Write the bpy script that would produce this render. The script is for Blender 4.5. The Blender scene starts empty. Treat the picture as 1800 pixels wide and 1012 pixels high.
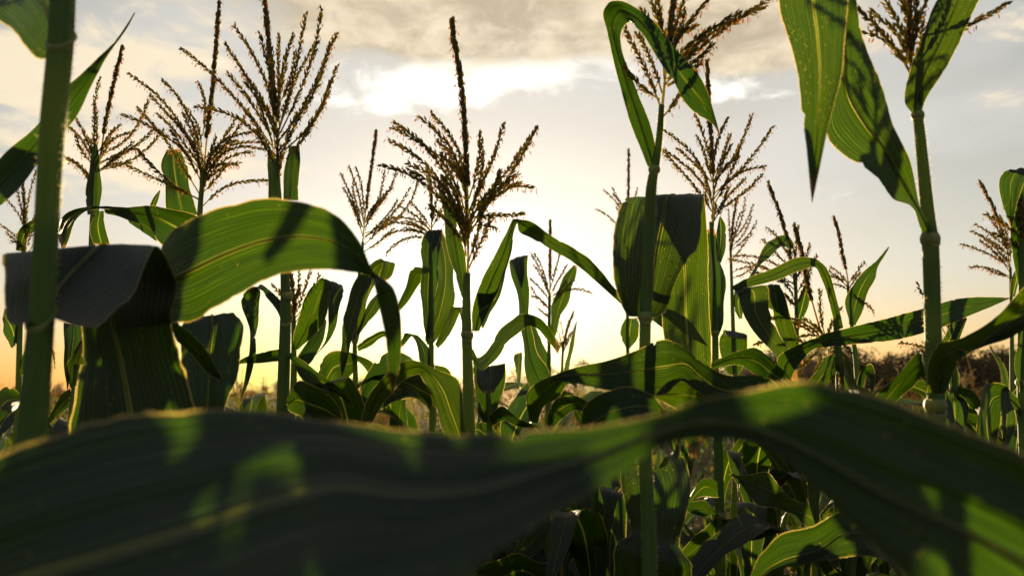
import bpy, math, random
from mathutils import Vector, Matrix

# ------------------------------------------------------------------ scene basics
scene = bpy.context.scene
COL = scene.collection
PI = math.pi
F = 1300.0                      # focal length of the lens, in pixels of an 1800 wide frame
PITCH = math.atan2(184.0, F)    # the camera looks up a little: horizon at row 690
CAMZ = 1.65
CS, SN = math.cos(PITCH), math.sin(PITCH)
CAM = Vector((0, 0, CAMZ))

def at(x, y, Y):
    """the point of the field seen at photo pixel x, y and standing Y metres in front of the camera"""
    a, b = (x - 900) / F, (506 - y) / F
    t = Y / (CS - SN * b)
    return Vector((t * a, Y, CAMZ + t * (CS * b + SN)))

SUN_DIR = at(846, 596, 100) - CAM
SUN_DIR.normalize()
SUN_EL = math.asin(SUN_DIR.z)
SUN_AZ = math.atan2(SUN_DIR.x, SUN_DIR.y)      # from +Y towards +X

# ------------------------------------------------------------------ object helpers
def tag(o, label=None, cat=None, group=None, kind=None):
    if label: o['label'] = label
    if cat: o['category'] = cat
    if group: o['group'] = group
    if kind: o['kind'] = kind
    return o

def empty(name, loc):
    o = bpy.data.objects.new(name, None)
    o.empty_display_size = 0.1
    o.location = loc
    COL.objects.link(o)
    return o

class MB:
    """collects vertices and faces of one mesh"""
    def __init__(s):
        s.v, s.f, s.uv, s.mi, s.al = [], [], [], [], []
    def add(s, vs, fs, uvs=None, mi=0, along=None):
        b = len(s.v)
        s.v.extend(vs)
        s.uv.extend(uvs if uvs else [(0.5, 0.0)] * len(vs))
        s.al.extend(along if along else [(0.4, 0.0)] * len(vs))
        for f in fs:
            s.f.append(tuple(b + i for i in f)); s.mi.append(mi)
    def build(s, name, mats, parent=None, origin=None, smooth=True):
        org = Vector(origin) if origin is not None else Vector((0, 0, 0))
        me = bpy.data.meshes.new(name)
        me.from_pydata([tuple(Vector(p) - org) for p in s.v], [], s.f)
        ul = me.uv_layers.new(name='UVMap')
        lv = [0] * len(me.loops)
        me.loops.foreach_get('vertex_index', lv)
        flat = []
        for i in lv: flat.extend(s.uv[i])
        ul.data.foreach_set('uv', flat)
        al = me.uv_layers.new(name='Along')       # 0 at the base of a blade, 1 at its tip
        flat = []
        for i in lv: flat.extend(s.al[i])
        al.data.foreach_set('uv', flat)
        if not isinstance(mats, (list, tuple)): mats = [mats]
        for m in mats: me.materials.append(m)
        me.polygons.foreach_set('material_index', s.mi)
        me.polygons.foreach_set('use_smooth', [smooth] * len(me.polygons))
        me.update()
        o = bpy.data.objects.new(name, me)
        COL.objects.link(o)
        if parent is not None: o.parent = parent
        return o

def hermite(ps, ts, t):
    n = len(ps)
    k = 0
    while k < n - 2 and t > ts[k + 1]: k += 1
    h = max(ts[k + 1] - ts[k], 1e-9)
    def tan(i):
        if i == 0: return (ps[1] - ps[0]) / max(ts[1] - ts[0], 1e-9)
        if i == n - 1: return (ps[-1] - ps[-2]) / max(ts[-1] - ts[-2], 1e-9)
        h0, h1 = max(ts[i] - ts[i - 1], 1e-9), max(ts[i + 1] - ts[i], 1e-9)
        d0, d1 = (ps[i] - ps[i - 1]) / h0, (ps[i + 1] - ps[i]) / h1
        return (d0 * h1 + d1 * h0) / (h0 + h1)
    s = (t - ts[k]) / h
    m0, m1 = tan(k) * h, tan(k + 1) * h
    s2, s3 = s * s, s * s * s
    return ps[k] * (2*s3 - 3*s2 + 1) + m0 * (s3 - 2*s2 + s) + ps[k + 1] * (-2*s3 + 3*s2) + m1 * (s3 - s2)

def knots(ps):
    ts = [0.0]
    for a, b in zip(ps, ps[1:]): ts.append(ts[-1] + max((b - a).length, 1e-5) ** 0.75)
    return ts

def smooth_path(ps, n):
    if len(ps) == 2: return [ps[0].lerp(ps[1], i / n) for i in range(n + 1)]
    ts = knots(ps)
    return [hermite(ps, ts, ts[-1] * i / n) for i in range(n + 1)]

def frames(path):
    out, nrm = [], None
    for i, p in enumerate(path):
        t = (path[min(i + 1, len(path) - 1)] - path[max(i - 1, 0)])
        t = t.normalized() if t.length > 1e-9 else Vector((0, 0, 1))
        if nrm is None:
            nrm = t.orthogonal().normalized()
        nrm = (nrm - t * nrm.dot(t))
        nrm = nrm.normalized() if nrm.length > 1e-9 else t.orthogonal().normalized()
        out.append((p, t, nrm, t.cross(nrm)))
    return out

def tube(mb, path, radii, seg=8, mi=0, flat=1.0, cap=True):
    fr = frames(path)
    vs, fs, uv = [], [], []
    L = 0
    for i, (p, t, a, b) in enumerate(fr):
        if i: L += (p - fr[i - 1][0]).length
        for k in range(seg):
            w = 2 * PI * k / seg
            vs.append(p + a * (math.cos(w) * radii[i]) + b * (math.sin(w) * radii[i] * flat))
            uv.append((k / seg, L))
    for i in range(len(fr) - 1):
        for k in range(seg):
            k2 = (k + 1) % seg
            fs.append((i*seg + k, i*seg + k2, (i+1)*seg + k2, (i+1)*seg + k))
    if cap:
        vs.append(fr[-1][0] + fr[-1][1] * radii[-1] * 0.5); uv.append((0, L))
        top = len(vs) - 1
        for k in range(seg): fs.append(((len(fr)-1)*seg + k, (len(fr)-1)*seg + (k+1) % seg, top))
    mb.add(vs, fs, uv, mi)

# ------------------------------------------------------------------ leaf blades
def row3(s):
    """one cross section of a blade: photo pixels of its two edges (and of its midrib), and distances"""
    if len(s) >= 9:
        ax, ay, mx, my, bx, by, ya, ym, yb = s[:9]
        return at(ax, ay, ya), at(mx, my, ym), at(bx, by, yb)
    ax, ay, bx, by, Y = s[:5]
    dd = s[5] if len(s) > 5 else 0.0
    fold = s[6] if len(s) > 6 else 0.006
    m = s[7] if len(s) > 7 else 0.5
    A, B = at(ax, ay, Y - dd / 2), at(bx, by, Y + dd / 2)
    M = A.lerp(B, m)
    toward = (CAM - M).normalized()
    return A, M - toward * fold, B

def blade_mesh(mb, rows, nu=12, nv=40, ripple=0.0, lam=0.09, seed=0, hair=0.0, hmi=1, crinkle=0.0, nicks=3, pleat=.0007):
    """lofts a blade through its cross sections; hair > 0 grows the short fringe of a maize leaf margin"""
    R = random.Random(seed)
    As, Ms, Bs = [r[0] for r in rows], [r[1] for r in rows], [r[2] for r in rows]
    ts = knots(Ms)
    # edges that move while the midrib stands still must not collapse the parameter
    for i in range(1, len(ts)):
        e = max((As[i]-As[i-1]).length, (Bs[i]-Bs[i-1]).length) ** 0.75
        ts[i] = ts[i-1] + max(knots([Ms[i-1], Ms[i]])[1], 0.6 * e)
    ph = [R.random() * 6.28 for _ in range(6)]
    grid, uvs, mid = [], [], []
    L = 0.0
    pm = None
    for j in range(nv + 1):
        t = ts[-1] * j / nv
        A, M, B = hermite(As, ts, t), hermite(Ms, ts, t), hermite(Bs, ts, t)
        if pm is not None: L += (M - pm).length
        pm = M
        mid.append(M)
        grid.append((A, M, B)); uvs.append(L)
    vs, uv, al = [], [], []
    # nicks and tears along the margins
    nick = {}
    if nicks:
        for q in range(R.randint(1, nicks)):
            j0, sd, dep = R.randint(int(nv * .15), nv - 1), R.choice((-1, 1)), R.uniform(.05, .2)
            nick[(j0, sd)] = dep
            if R.random() < .5: nick[(j0 + 1, sd)] = dep * R.uniform(.3, .9)
    jit = {-1: 0.0, 1: 0.0}
    pf = R.uniform(7, 12)
    for j, (A, M, B) in enumerate(grid):
        T = grid[min(j + 1, nv)][1] - grid[max(j - 1, 0)][1]
        N = T.cross(B - A)
        N = N.normalized() if N.length > 1e-10 else Vector((0, 0, 1))
        half, bow = (B - A) / 2, (A + B) / 2 - M
        wd = (B - A).length
        for sd in jit: jit[sd] = jit[sd] * .7 + R.gauss(0, .009)
        for k in range(nu + 1):
            u = -1 + 2 * k / nu
            sd = -1 if u < 0 else 1
            ue = u * (1 + abs(u) ** 3 * (jit[sd] - nick.get((j, sd), 0)))
            p = M + half * ue + bow * abs(ue) ** 1.6
            q = uvs[j]
            if ripple:
                sgn = 0 if u < 0 else 3
                w = math.sin(q / lam * 6.28 + ph[sgn]) + 0.6 * math.sin(q / lam * 2.6 + ph[sgn + 1])
                p = p + N * (ripple * min(1, wd / 0.05) * abs(u) ** 2.2 * w)
            if pleat:
                p = p + N * (pleat * min(1, wd / .05) * (math.sin(u * pf + ph[1] + .6 * math.sin(q * 9 + ph[3])) + .6 * math.sin(u * pf * 2.3 + ph[4])))
            if crinkle:
                p = p + N * (crinkle * math.sin(u * 9 + 3 * math.sin(q * 23 + ph[2])) * math.sin(q * 31 + ph[5]))
            vs.append(p); uv.append((k / nu, q)); al.append((j / nv, 0))
    fs = []
    w = nu + 1
    for j in range(nv):
        for k in range(nu):
            fs.append((j*w + k, j*w + k + 1, (j+1)*w + k + 1, (j+1)*w + k))
    mb.add(vs, fs, uv, 0, al)
    if hair > 0:
        hv, hf = [], []
        for j in range(nv):
            for side in (0, nu):
                P0, P1 = vs[j*w + side], vs[(j+1)*w + side]
                inn = vs[j*w + (1 if side == 0 else nu - 1)]
                out = (P0 - inn)
                if out.length < 1e-6: continue
                out.normalize()
                seglen = (P1 - P0).length
                n = max(1, int(seglen / 0.0011))
                for q in range(n):
                    c = P0.lerp(P1, (q + R.random()) / n)
                    d = (out + Vector((R.uniform(-.5, .5), R.uniform(-.5, .5), R.uniform(-.3, .6)))).normalized()
                    e = (P1 - P0).normalized() * 0.0002
                    b = len(hv)
                    hv.extend((c - e - out * .0002, c + e - out * .0002, c + d * hair * R.uniform(.4, 1.1)))
                    hf.append((b, b + 1, b + 2))
        mb.add(hv, hf, None, hmi)
    return mid

def midrib_mesh(mb, mid, w0, w1=0.0006, seg=6):
    n = len(mid)
    rad = [max(w1, w0 * (1 - (i / (n - 1)) ** 0.9) ) for i in range(n)]
    tube(mb, mid, rad, seg, flat=1.0)

# ------------------------------------------------------------------ tassels
def spindle(mb, p, d, length, r, mi, R):
    d = d.normalized()
    a = d.orthogonal().normalized()
    a.rotate(Matrix.Rotation(R.random() * 3, 3, d))
    b = d.cross(a)
    m = p + d * (length * 0.45)
    vs = [p, m + a * r, m + b * r * .8, m - a * r, m - b * r * .8, p + d * length]
    mb.add(vs, [(0, 2, 1), (0, 3, 2), (0, 4, 3), (0, 1, 4), (1, 2, 5), (2, 3, 5), (3, 4, 5), (4, 1, 5)], None, mi)

def tassel_branch(mb, path, R, r0=0.0016, start=0.12, step=0.0052, size=1.0, anth=0.55, around=2, lod=1.0):
    """a tassel branch: its thin axis, pairs of pointed spikelets along it and the anthers hanging from them"""
    n = len(path) - 1
    tube(mb, path, [r0 * (1 - 0.7 * i / n) for i in range(n + 1)], 5, 0)
    fr = frames(path)
    L = sum((path[i+1] - path[i]).length for i in range(n))
    k = int(L * (1 - start) / step * lod) + 1
    for q in range(k):
        s = start + (1 - start) * (q + R.random() * .5) / k
        x = min(s * n, n - 1e-4); i = int(x)
        p = path[i].lerp(path[i + 1], x - i)
        _, t, a, b = fr[i]
        for c in range(around):
            w = R.random() * 6.28 if around > 2 else (q % 2) * PI + c * 1.2 + R.uniform(-.7, .7) + q * .5
            rad = a * math.cos(w) + b * math.sin(w)
            d = (t * 1.0 + rad * R.uniform(.12, .5)).normalized()
            ln = R.uniform(.0085, .0125) * size
            if s > .93: ln *= .8
            sp = p + rad * r0 * .5
            spindle(mb, sp, d, ln, R.uniform(.0015, .0023) * size, 0, R)
            if R.random() < anth:
                tip = sp + d * ln * R.uniform(.6, 1)
                dn = Vector((R.uniform(-.35, .35), R.uniform(-.35, .35), -1)) + d * .25
                hang = tip + dn.normalized() * R.uniform(.0005, .004)
                spindle(mb, hang, dn, R.uniform(.0055, .0085) * size, R.uniform(.0007, .0011) * size, 1, R)
# ------------------------------------------------------------------ materials
def newmat(name):
    m = bpy.data.materials.new(name)
    m.use_nodes = True
    nt = m.node_tree
    for n in list(nt.nodes): nt.nodes.remove(n)
    out = nt.nodes.new('ShaderNodeOutputMaterial')
    return m, nt, out

class G:
    """small helper to wire nodes"""
    def __init__(s, nt): s.nt = nt
    def n(s, typ, **kw):
        nd = s.nt.nodes.new(typ)
        for k, v in kw.items():
            if k in ('op',): nd.operation = v
            else: setattr(nd, k, v)
        return nd
    def link(s, a, b): s.nt.links.new(a, b)
    def val(s, sock, v):
        if isinstance(v, (int, float, tuple, list)): sock.default_value = v
        else: s.link(v, sock)
    def math(s, op, a, b=None, c=None, clamp=False):
        nd = s.n('ShaderNodeMath', op=op); nd.use_clamp = clamp
        s.val(nd.inputs[0], a)
        if b is not None: s.val(nd.inputs[1], b)
        if c is not None: s.val(nd.inputs[2], c)
        return nd.outputs[0]
    def mix(s, f, a, b, blend='MIX'):
        nd = s.n('ShaderNodeMix', data_type='RGBA', blend_type=blend)
        s.val(nd.inputs[0], f); s.val(nd.inputs[6], a); s.val(nd.inputs[7], b)
        return nd.outputs[2]
    def noise(s, vec, scale, detail=3, rough=.55, dist=0.0):
        nd = s.n('ShaderNodeTexNoise')
        if vec is not None: s.link(vec, nd.inputs['Vector'])
        nd.inputs['Scale'].default_value = scale; nd.inputs['Detail'].default_value = detail
        nd.inputs['Roughness'].default_value = rough; nd.inputs['Distortion'].default_value = dist
        return nd.outputs[0]
    def ramp(s, f, lo, hi):
        nd = s.n('ShaderNodeMapRange'); nd.interpolation_type = 'SMOOTHSTEP'
        s.val(nd.inputs[0], f); nd.inputs[1].default_value = lo; nd.inputs[2].default_value = hi
        return nd.outputs[0]

def rgb(r, g, b): return (r, g, b, 1.0)

def leaf_material(name, base=(.016, .026, .012), thru=(.017, .045, .0004), veins=46, rib=True, trans=.6, gloss=.42, spots=True):
    m, nt, out = newmat(name)
    g = G(nt)
    uv = g.n('ShaderNodeUVMap')
    sep = g.n('ShaderNodeSeparateXYZ'); g.link(uv.outputs[0], sep.inputs[0])
    u, v = sep.outputs[0], sep.outputs[1]
    geo = g.n('ShaderNodeTexCoord')
    ob = g.n('ShaderNodeObjectInfo')
    pos = geo.outputs['Object']
    # parallel veins: main ones and finer ones between, unevenly spaced
    comb = g.n('ShaderNodeCombineXYZ')
    g.link(g.math('MULTIPLY', u, 9.0), comb.inputs[0]); g.link(g.math('MULTIPLY', v, 2.2), comb.inputs[1])
    wob = g.noise(comb.outputs[0], 3.0, 2)
    uu = g.math('ADD', u, g.math('MULTIPLY', wob, .02))
    s1 = g.math('SINE', g.math('MULTIPLY', uu, veins * 2 * PI / 2))
    v1 = g.math('MULTIPLY', g.ramp(s1, .35, .95), g.ramp(g.noise(comb.outputs[0], 7.0, 2), .25, .7))
    s2 = g.math('SINE', g.math('MULTIPLY', uu, veins * 2 * PI * 2.0))
    v2 = g.ramp(s2, .2, 1.0)
    # long streaks along the blade
    st = g.n('ShaderNodeCombineXYZ')
    g.link(g.math('MULTIPLY', u, 60.0), st.inputs[0]); g.link(g.math('MULTIPLY', v, 5.0), st.inputs[1])
    g.link(ob.outputs['Random'], st.inputs[2])
    streak = g.noise(st.outputs[0], 1.0, 3)
    blot = g.noise(pos, 16.0, 4)
    du = g.math('ABSOLUTE', g.math('SUBTRACT', u, .5))
    ribm = g.math('SUBTRACT', 1.0, g.ramp(du, .014, .03))
    col = g.mix(g.ramp(blot, .3, .75), rgb(*base), rgb(base[0]*1.35, base[1]*1.25, base[2]*1.1))
    col = g.mix(g.math('MULTIPLY', v1, .55), col, rgb(base[0]*1.9, base[1]*1.7, base[2]*2.0))
    col = g.mix(g.math('MULTIPLY', g.ramp(streak, .45, .8), .35), col, rgb(base[0]*.65, base[1]*.7, base[2]*.7))
    tcol = g.mix(g.ramp(blot, .3, .75), rgb(*thru), rgb(thru[0]*1.25, thru[1]*1.05, thru[2]*1.2))
    tcol = g.mix(g.math('MULTIPLY', v2, .40), tcol, rgb(thru[0]*.40, thru[1]*.45, thru[2]*.4))
    tcol = g.mix(v1, tcol, rgb(thru[0]*2.9, thru[1]*2.3, thru[2]*3.2))
    tcol = g.mix(g.math('MULTIPLY', g.ramp(streak, .40, .72), .65), tcol, rgb(thru[0]*.33, thru[1]*.42, thru[2]*.4))
    tint = g.math('MULTIPLY', g.ramp(ob.outputs['Random'], .35, 1.0), .7)
    tcol = g.mix(tint, tcol, g.mix(1.0, tcol, rgb(1.4, 1.10, 1.0), 'MULTIPLY'))
    if rib:
        edge = g.ramp(du, .484, .494)
        col = g.mix(edge, col, rgb(.09, .085, .03))
        tcol = g.mix(edge, tcol, rgb(.36, .27, .04))
        col = g.mix(ribm, col, rgb(.06, .08, .025))
        tcol = g.mix(ribm, tcol, rgb(.26, .28, .025))
    if spots:
        # pale rust flecks and insect marks, elongated with the veins
        sp = g.n('ShaderNodeCombineXYZ')
        g.link(g.math('MULTIPLY', u, 26.0), sp.inputs[0]); g.link(g.math('MULTIPLY', v, 120.0), sp.inputs[1])
        g.link(g.math('MULTIPLY', ob.outputs['Random'], 50.0), sp.inputs[2])
        vor = g.n('ShaderNodeTexVoronoi'); g.link(sp.outputs[0], vor.inputs['Vector']); vor.inputs['Scale'].default_value = 1.0
        gate = g.ramp(g.noise(pos, 22.0, 2), .50, .64)
        sm = g.math('MULTIPLY', g.math('SUBTRACT', 1.0, g.ramp(vor.outputs[0], .10, .17)), gate)
        tcol = g.mix(sm, tcol, rgb(.32, .24, .03))
        col = g.mix(sm, col, rgb(.12, .10, .03))
    if rib and spots:
        alv = g.n('ShaderNodeUVMap'); alv.uv_map = 'Along'
        sa = g.n('ShaderNodeSeparateXYZ'); g.link(alv.outputs[0], sa.inputs[0])
        tipn = g.math('ADD', g.math('ADD', sa.outputs[0], g.math('MULTIPLY', g.noise(pos, 30.0, 3), .10)), g.math('MULTIPLY', du, .06))
        dry = g.ramp(tipn, 1.015, 1.06)
        mar = g.math('ADD', g.math('MULTIPLY', du, 2.0), g.math('MULTIPLY', g.math('SUBTRACT', g.noise(pos, 9.0, 4), .5), .9))
        dry = g.math('MAXIMUM', dry, g.math('MULTIPLY', g.ramp(mar, 1.10, 1.18), .8))
        col = g.mix(dry, col, rgb(.16, .105, .045)); tcol = g.mix(dry, tcol, rgb(.26, .13, .03))
    bs = g.n('ShaderNodeBsdfPrincipled')
    g.link(col, bs.inputs['Base Color'])
    bs.inputs['Roughness'].default_value = gloss
    bs.inputs['Specular IOR Level'].default_value = .8 if gloss < .7 else 0.0
    tr = g.n('ShaderNodeBsdfTranslucent')
    g.link(tcol, tr.inputs['Color'])
    bmp = g.n('ShaderNodeBump')
    bmp.inputs['Strength'].default_value = .55; bmp.inputs['Distance'].default_value = .0008
    hgt = g.math('ADD', g.math('MULTIPLY', s1, .6), g.math('ADD', g.math('MULTIPLY', s2, .25), g.math('MULTIPLY', streak, .9)))
    g.link(hgt, bmp.inputs['Height'])
    g.link(bmp.outputs[0], bs.inputs['Normal'])
    mx = g.n('ShaderNodeMixShader'); mx.inputs[0].default_value = trans
    g.link(bs.outputs[0], mx.inputs[1]); g.link(tr.outputs[0], mx.inputs[2])
    g.link(mx.outputs[0], out.inputs[0])
    return m

def organ_material(name, base, thru, trans=.4, gloss=.5, scale=60.0, var=.5, spread=None):
    """stalks, ribs, spikelets: noise-mottled colour, some light comes through"""
    m, nt, out = newmat(name)
    g = G(nt)
    tc = g.n('ShaderNodeTexCoord')
    nz = g.noise(tc.outputs['Object'], scale, 4)
    f = g.ramp(nz, .3, .7)
    b2 = spread if spread else tuple(c * (1 + var) for c in base)
    col = g.mix(f, rgb(*base), rgb(*b2))
    bs = g.n('ShaderNodeBsdfPrincipled')
    g.link(col, bs.inputs['Base Color'])
    bs.inputs['Roughness'].default_value = gloss
    tr = g.n('ShaderNodeBsdfTranslucent')
    g.link(g.mix(f, rgb(*thru), rgb(*[min(1, c * (1 + var * .6)) for c in thru])), tr.inputs['Color'])
    mx = g.n('ShaderNodeMixShader'); mx.inputs[0].default_value = trans
    g.link(bs.outputs[0], mx.inputs[1]); g.link(tr.outputs[0], mx.inputs[2])
    g.link(mx.outputs[0], out.inputs[0])
    return m

def stalk_material(name):
    m, nt, out = newmat(name)
    g = G(nt)
    uv = g.n('ShaderNodeUVMap')
    sep = g.n('ShaderNodeSeparateXYZ'); g.link(uv.outputs[0], sep.inputs[0])
    st = g.n('ShaderNodeCombineXYZ')
    g.link(g.math('MULTIPLY', sep.outputs[0], 40.0), st.inputs[0]); g.link(g.math('MULTIPLY', sep.outputs[1], 6.0), st.inputs[1])
    nz = g.noise(st.outputs[0], 1.0, 3)
    tc = g.n('ShaderNodeTexCoord')
    bl = g.noise(tc.outputs['Object'], 14.0, 3)
    col = g.mix(g.ramp(nz, .35, .7), rgb(.085, .140, .034), rgb(.125, .19, .050))
    col = g.mix(g.math('MULTIPLY', g.ramp(bl, .45, .75), .5), col, rgb(.125, .15, .04))
    bs = g.n('ShaderNodeBsdfPrincipled')
    g.link(col, bs.inputs['Base Color'])
    bs.inputs['Roughness'].default_value = .62
    bs.inputs['Specular IOR Level'].default_value = .12
    bmp = g.n('ShaderNodeBump'); bmp.inputs['Strength'].default_value = .4; bmp.inputs['Distance'].default_value = .0008
    g.link(nz, bmp.inputs['Height']); g.link(bmp.outputs[0], bs.inputs['Normal'])
    tr = g.n('ShaderNodeBsdfTranslucent'); tr.inputs['Color'].default_value = rgb(.22, .27, .02)
    mx = g.n('ShaderNodeMixShader'); mx.inputs[0].default_value = .35
    g.link(bs.outputs[0], mx.inputs[1]); g.link(tr.outputs[0], mx.inputs[2])
    g.link(mx.outputs[0], out.inputs[0])
    return m

def soil_material():
    m, nt, out = newmat('soil')
    g = G(nt)
    tc = g.n('ShaderNodeTexCoord')
    n1 = g.noise(tc.outputs['Object'], 1.3, 6, .65)
    n2 = g.noise(tc.outputs['Object'], 22.0, 5, .6)
    col = g.mix(g.ramp(n1, .3, .7), rgb(.055, .042, .026), rgb(.10, .078, .045))
    col = g.mix(g.math('MULTIPLY', g.ramp(n2, .4, .7), .6), col, rgb(.04, .045, .02))
    bs = g.n('ShaderNodeBsdfPrincipled'); g.link(col, bs.inputs['Base Color']); bs.inputs['Roughness'].default_value = .95; bs.inputs['Specular IOR Level'].default_value = 0.0
    bmp = g.n('ShaderNodeBump'); bmp.inputs['Strength'].default_value = .8; bmp.inputs['Distance'].default_value = .03
    g.link(n2, bmp.inputs['Height']); g.link(bmp.outputs[0], bs.inputs['Normal'])
    g.link(bs.outputs[0], out.inputs[0])
    return m

M_LEAF = leaf_material('maize_leaf')
M_LEAF2 = leaf_material('maize_leaf_yellowish', base=(.016, .027, .010), thru=(.022, .052, .0005))
M_LEAF3 = leaf_material('maize_leaf_deep', base=(.014, .029, .016), thru=(.0135, .038, .0004))
M_FIELD = leaf_material('maize_leaf_field', base=(.018, .028, .008), thru=(.075, .085, .004), spots=False, gloss=.8, veins=30)
M_LEAFDRY = leaf_material('maize_leaf_dry', base=(.15, .105, .048), thru=(.17, .105, .028), veins=46, gloss=.7)
M_STALK = stalk_material('maize_stalk')
M_RIB = organ_material('maize_midrib', (.085, .105, .042), (.40, .40, .055), .6, .4)
M_NODE = organ_material('maize_node', (.11, .155, .042), (.22, .24, .03), .3, .5, 30.0)
M_COLLAR = organ_material('maize_collar', (.22, .24, .07), (.55, .50, .08), .5, .5)
M_HAIR = organ_material('maize_hair', (.28, .25, .13), (.80, .62, .28), .6, .5)
M_SPIKE = organ_material('maize_spikelet', (.080, .092, .022), (.54, .45, .055), .5, .6, 140.0, spread=(.125, .088, .028))
M_ANTHER = organ_material('maize_anther', (.16, .085, .028), (.85, .46, .08), .55, .6, 200.0, spread=(.24, .12, .045))
M_FTASSEL = organ_material('field_tassel', (.14, .10, .04), (.50, .31, .085), .5, .7, 30.0)
M_DRY = organ_material('dry_husk', (.20, .15, .07), (.50, .34, .12), .4, .7)
M_SOIL = soil_material()
M_CROWN = leaf_material('tree_foliage', base=(.016, .021, .009), thru=(.012, .014, .004), trans=.3, rib=False, spots=False, veins=4, gloss=.7)
M_BARK = organ_material('tree_bark', (.07, .055, .04), (.02, .015, .01), .02, .9, 6.0)
# ------------------------------------------------------------------ sky, sun, camera
SKY_STRENGTH = 0.05
def build_world():
    """low sun behind a thin bright veil, a torn cloud bank above it and small cream clouds round about"""
    w = bpy.data.worlds.new('World'); scene.world = w
    w.use_nodes = True
    nt = w.node_tree
    for n in list(nt.nodes): nt.nodes.remove(n)
    g = G(nt)
    out = g.n('ShaderNodeOutputWorld')
    bg = g.n('ShaderNodeBackground')
    g.link(bg.outputs[0], out.inputs[0])
    sky = g.n('ShaderNodeTexSky', sky_type='NISHITA')
    sky.sun_disc = False
    sky.sun_elevation = SUN_EL
    sky.sun_rotation = SUN_AZ
    sky.altitude = 50; sky.air_density = 1.0; sky.dust_density = 1.6; sky.ozone_density = 1.2
    bg.inputs[1].default_value = SKY_STRENGTH
    # the veil evens the sky out: soft square-root response, colours paled
    bw = g.n('ShaderNodeRGBToBW'); g.link(sky.outputs[0], bw.inputs[0])
    tc = g.n('ShaderNodeTexCoord')
    sep = g.n('ShaderNodeSeparateXYZ'); g.link(tc.outputs['Generated'], sep.inputs[0])
    x, y, z = sep.outputs
    zc = g.math('MAXIMUM', z, 0.0)
    pale = g.mix(g.ramp(zc, .0, .34), g.mix(.06, sky.outputs[0], bw.outputs[0]), g.mix(.62, sky.outputs[0], bw.outputs[0]))
    gam = g.n('ShaderNodeGamma'); g.link(g.mix(1.0, pale, (.1, .1, .1, 1), 'MULTIPLY'), gam.inputs[0]); gam.inputs[1].default_value = .52
    base = g.mix(1.0, gam.outputs[0], rgb(12.3, 11.9, 10.9), 'MULTIPLY')
    base = g.mix(g.math('SUBTRACT', 1.0, g.ramp(z, .0, .15)), base, g.mix(1.0, base, rgb(1.10, .82, .50), 'MULTIPLY'))
    lim = g.n('ShaderNodeMix', data_type='RGBA', blend_type='DARKEN'); lim.inputs[0].default_value = 1.0
    g.link(base, lim.inputs[6]); lim.inputs[7].default_value = rgb(11.8, 11.5, 11.0); base = lim.outputs[2]
    # cloud layer: a plane overhead seen in perspective
    zz = g.math('ADD', zc, .16)
    pv = g.n('ShaderNodeCombineXYZ')
    px, py = g.math('DIVIDE', x, zz), g.math('DIVIDE', y, zz)
    g.link(px, pv.inputs[0]); g.link(py, pv.inputs[1])
    n1 = g.noise(pv.outputs[0], 4.2, 8, .60, .5)
    n2 = g.noise(pv.outputs[0], 9.5, 8, .62, .6)
    n0 = g.noise(pv.outputs[0], 1.7, 4, .5, .2)
    def blob(cx, cy, rx, ry):
        """soft patch of the cloud plane around photo pixel cx, cy"""
        d = (at(cx, cy, 100) - CAM).normalized()
        X, Y = d.x / (d.z + .16), d.y / (d.z + .16)
        a = g.math('DIVIDE', g.math('SUBTRACT', px, X), rx)
        b = g.math('DIVIDE', g.math('SUBTRACT', py, Y), ry)
        r = g.math('ADD', g.math('MULTIPLY', a, a), g.math('MULTIPLY', b, b))
        return g.math('POWER', 2.718, g.math('MULTIPLY', r, -1.0))
    def plus(*a):
        s = a[0]
        for b in a[1:]: s = g.math('ADD', s, b)
        return s
    # grey beige bank above the sun
    bank = plus(blob(700, 0, .24, .20), blob(860, 30, .17, .12), blob(1020, -10, .26, .20), g.math('MULTIPLY', blob(1320, 70, .22, .13), 1.15), blob(850, -260, 1.0, .4))
    bankf = g.math('ADD', g.math('MULTIPLY', bank, .60), g.math('ADD', g.math('MULTIPLY', g.math('SUBTRACT', n1, .5), .9), g.math('MULTIPLY', g.math('SUBTRACT', n2, .5), .5)))
    bankm = g.ramp(bankf, .20, .52)
    # silver lining under it
    lin = plus(blob(690, 150, .15, .10), blob(850, 100, .2, .15), blob(1010, 110, .22, .10), blob(1280, 160, .13, .07), blob(640, 185, .12, .07), blob(800, 170, .12, .08))
    linf = g.math('ADD', g.math('MULTIPLY', lin, .50), g.math('ADD', g.math('MULTIPLY', g.math('SUBTRACT', n2, .5), 1.5), g.math('MULTIPLY', g.math('SUBTRACT', n1, .5), .9)))
    linm = g.ramp(linf, .20, .72)
    # loose cream clouds, mostly to the left and far right
    loose = plus(blob(190, 60, .30, .18), blob(280, 150, .26, .14), blob(20, 95, .16, .10), blob(70, 140, .16, .12), blob(210, 310, .35, .3), blob(400, 300, .3, .25), blob(90, 240, .3, .2),
                 g.math('MULTIPLY', blob(1750, 170, .12, .08), 1.3), g.math('MULTIPLY', blob(1790, 45, .14, .08), 1.2), g.math('MULTIPLY', g.ramp(y, .2, -.3), .45))
    loosef = g.math('ADD', g.math('MULTIPLY', loose, .26), g.math('SUBTRACT', g.math('ADD', g.math('MULTIPLY', n1, .75), g.math('MULTIPLY', n2, .55)), .65))
    loosem = g.ramp(loosef, .20, .42)
    # thin grey belly of the veil between bank and horizon
    thin = g.math('MULTIPLY', g.ramp(n0, .35, .66), g.ramp(z, .06, .30))
    c = g.mix(g.math('MULTIPLY', thin, .45), base, rgb(8.3, 8.15, 7.75))
    c = g.mix(g.math('MULTIPLY', loosem, .8), c, rgb(10.6, 8.9, 6.3))
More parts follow.
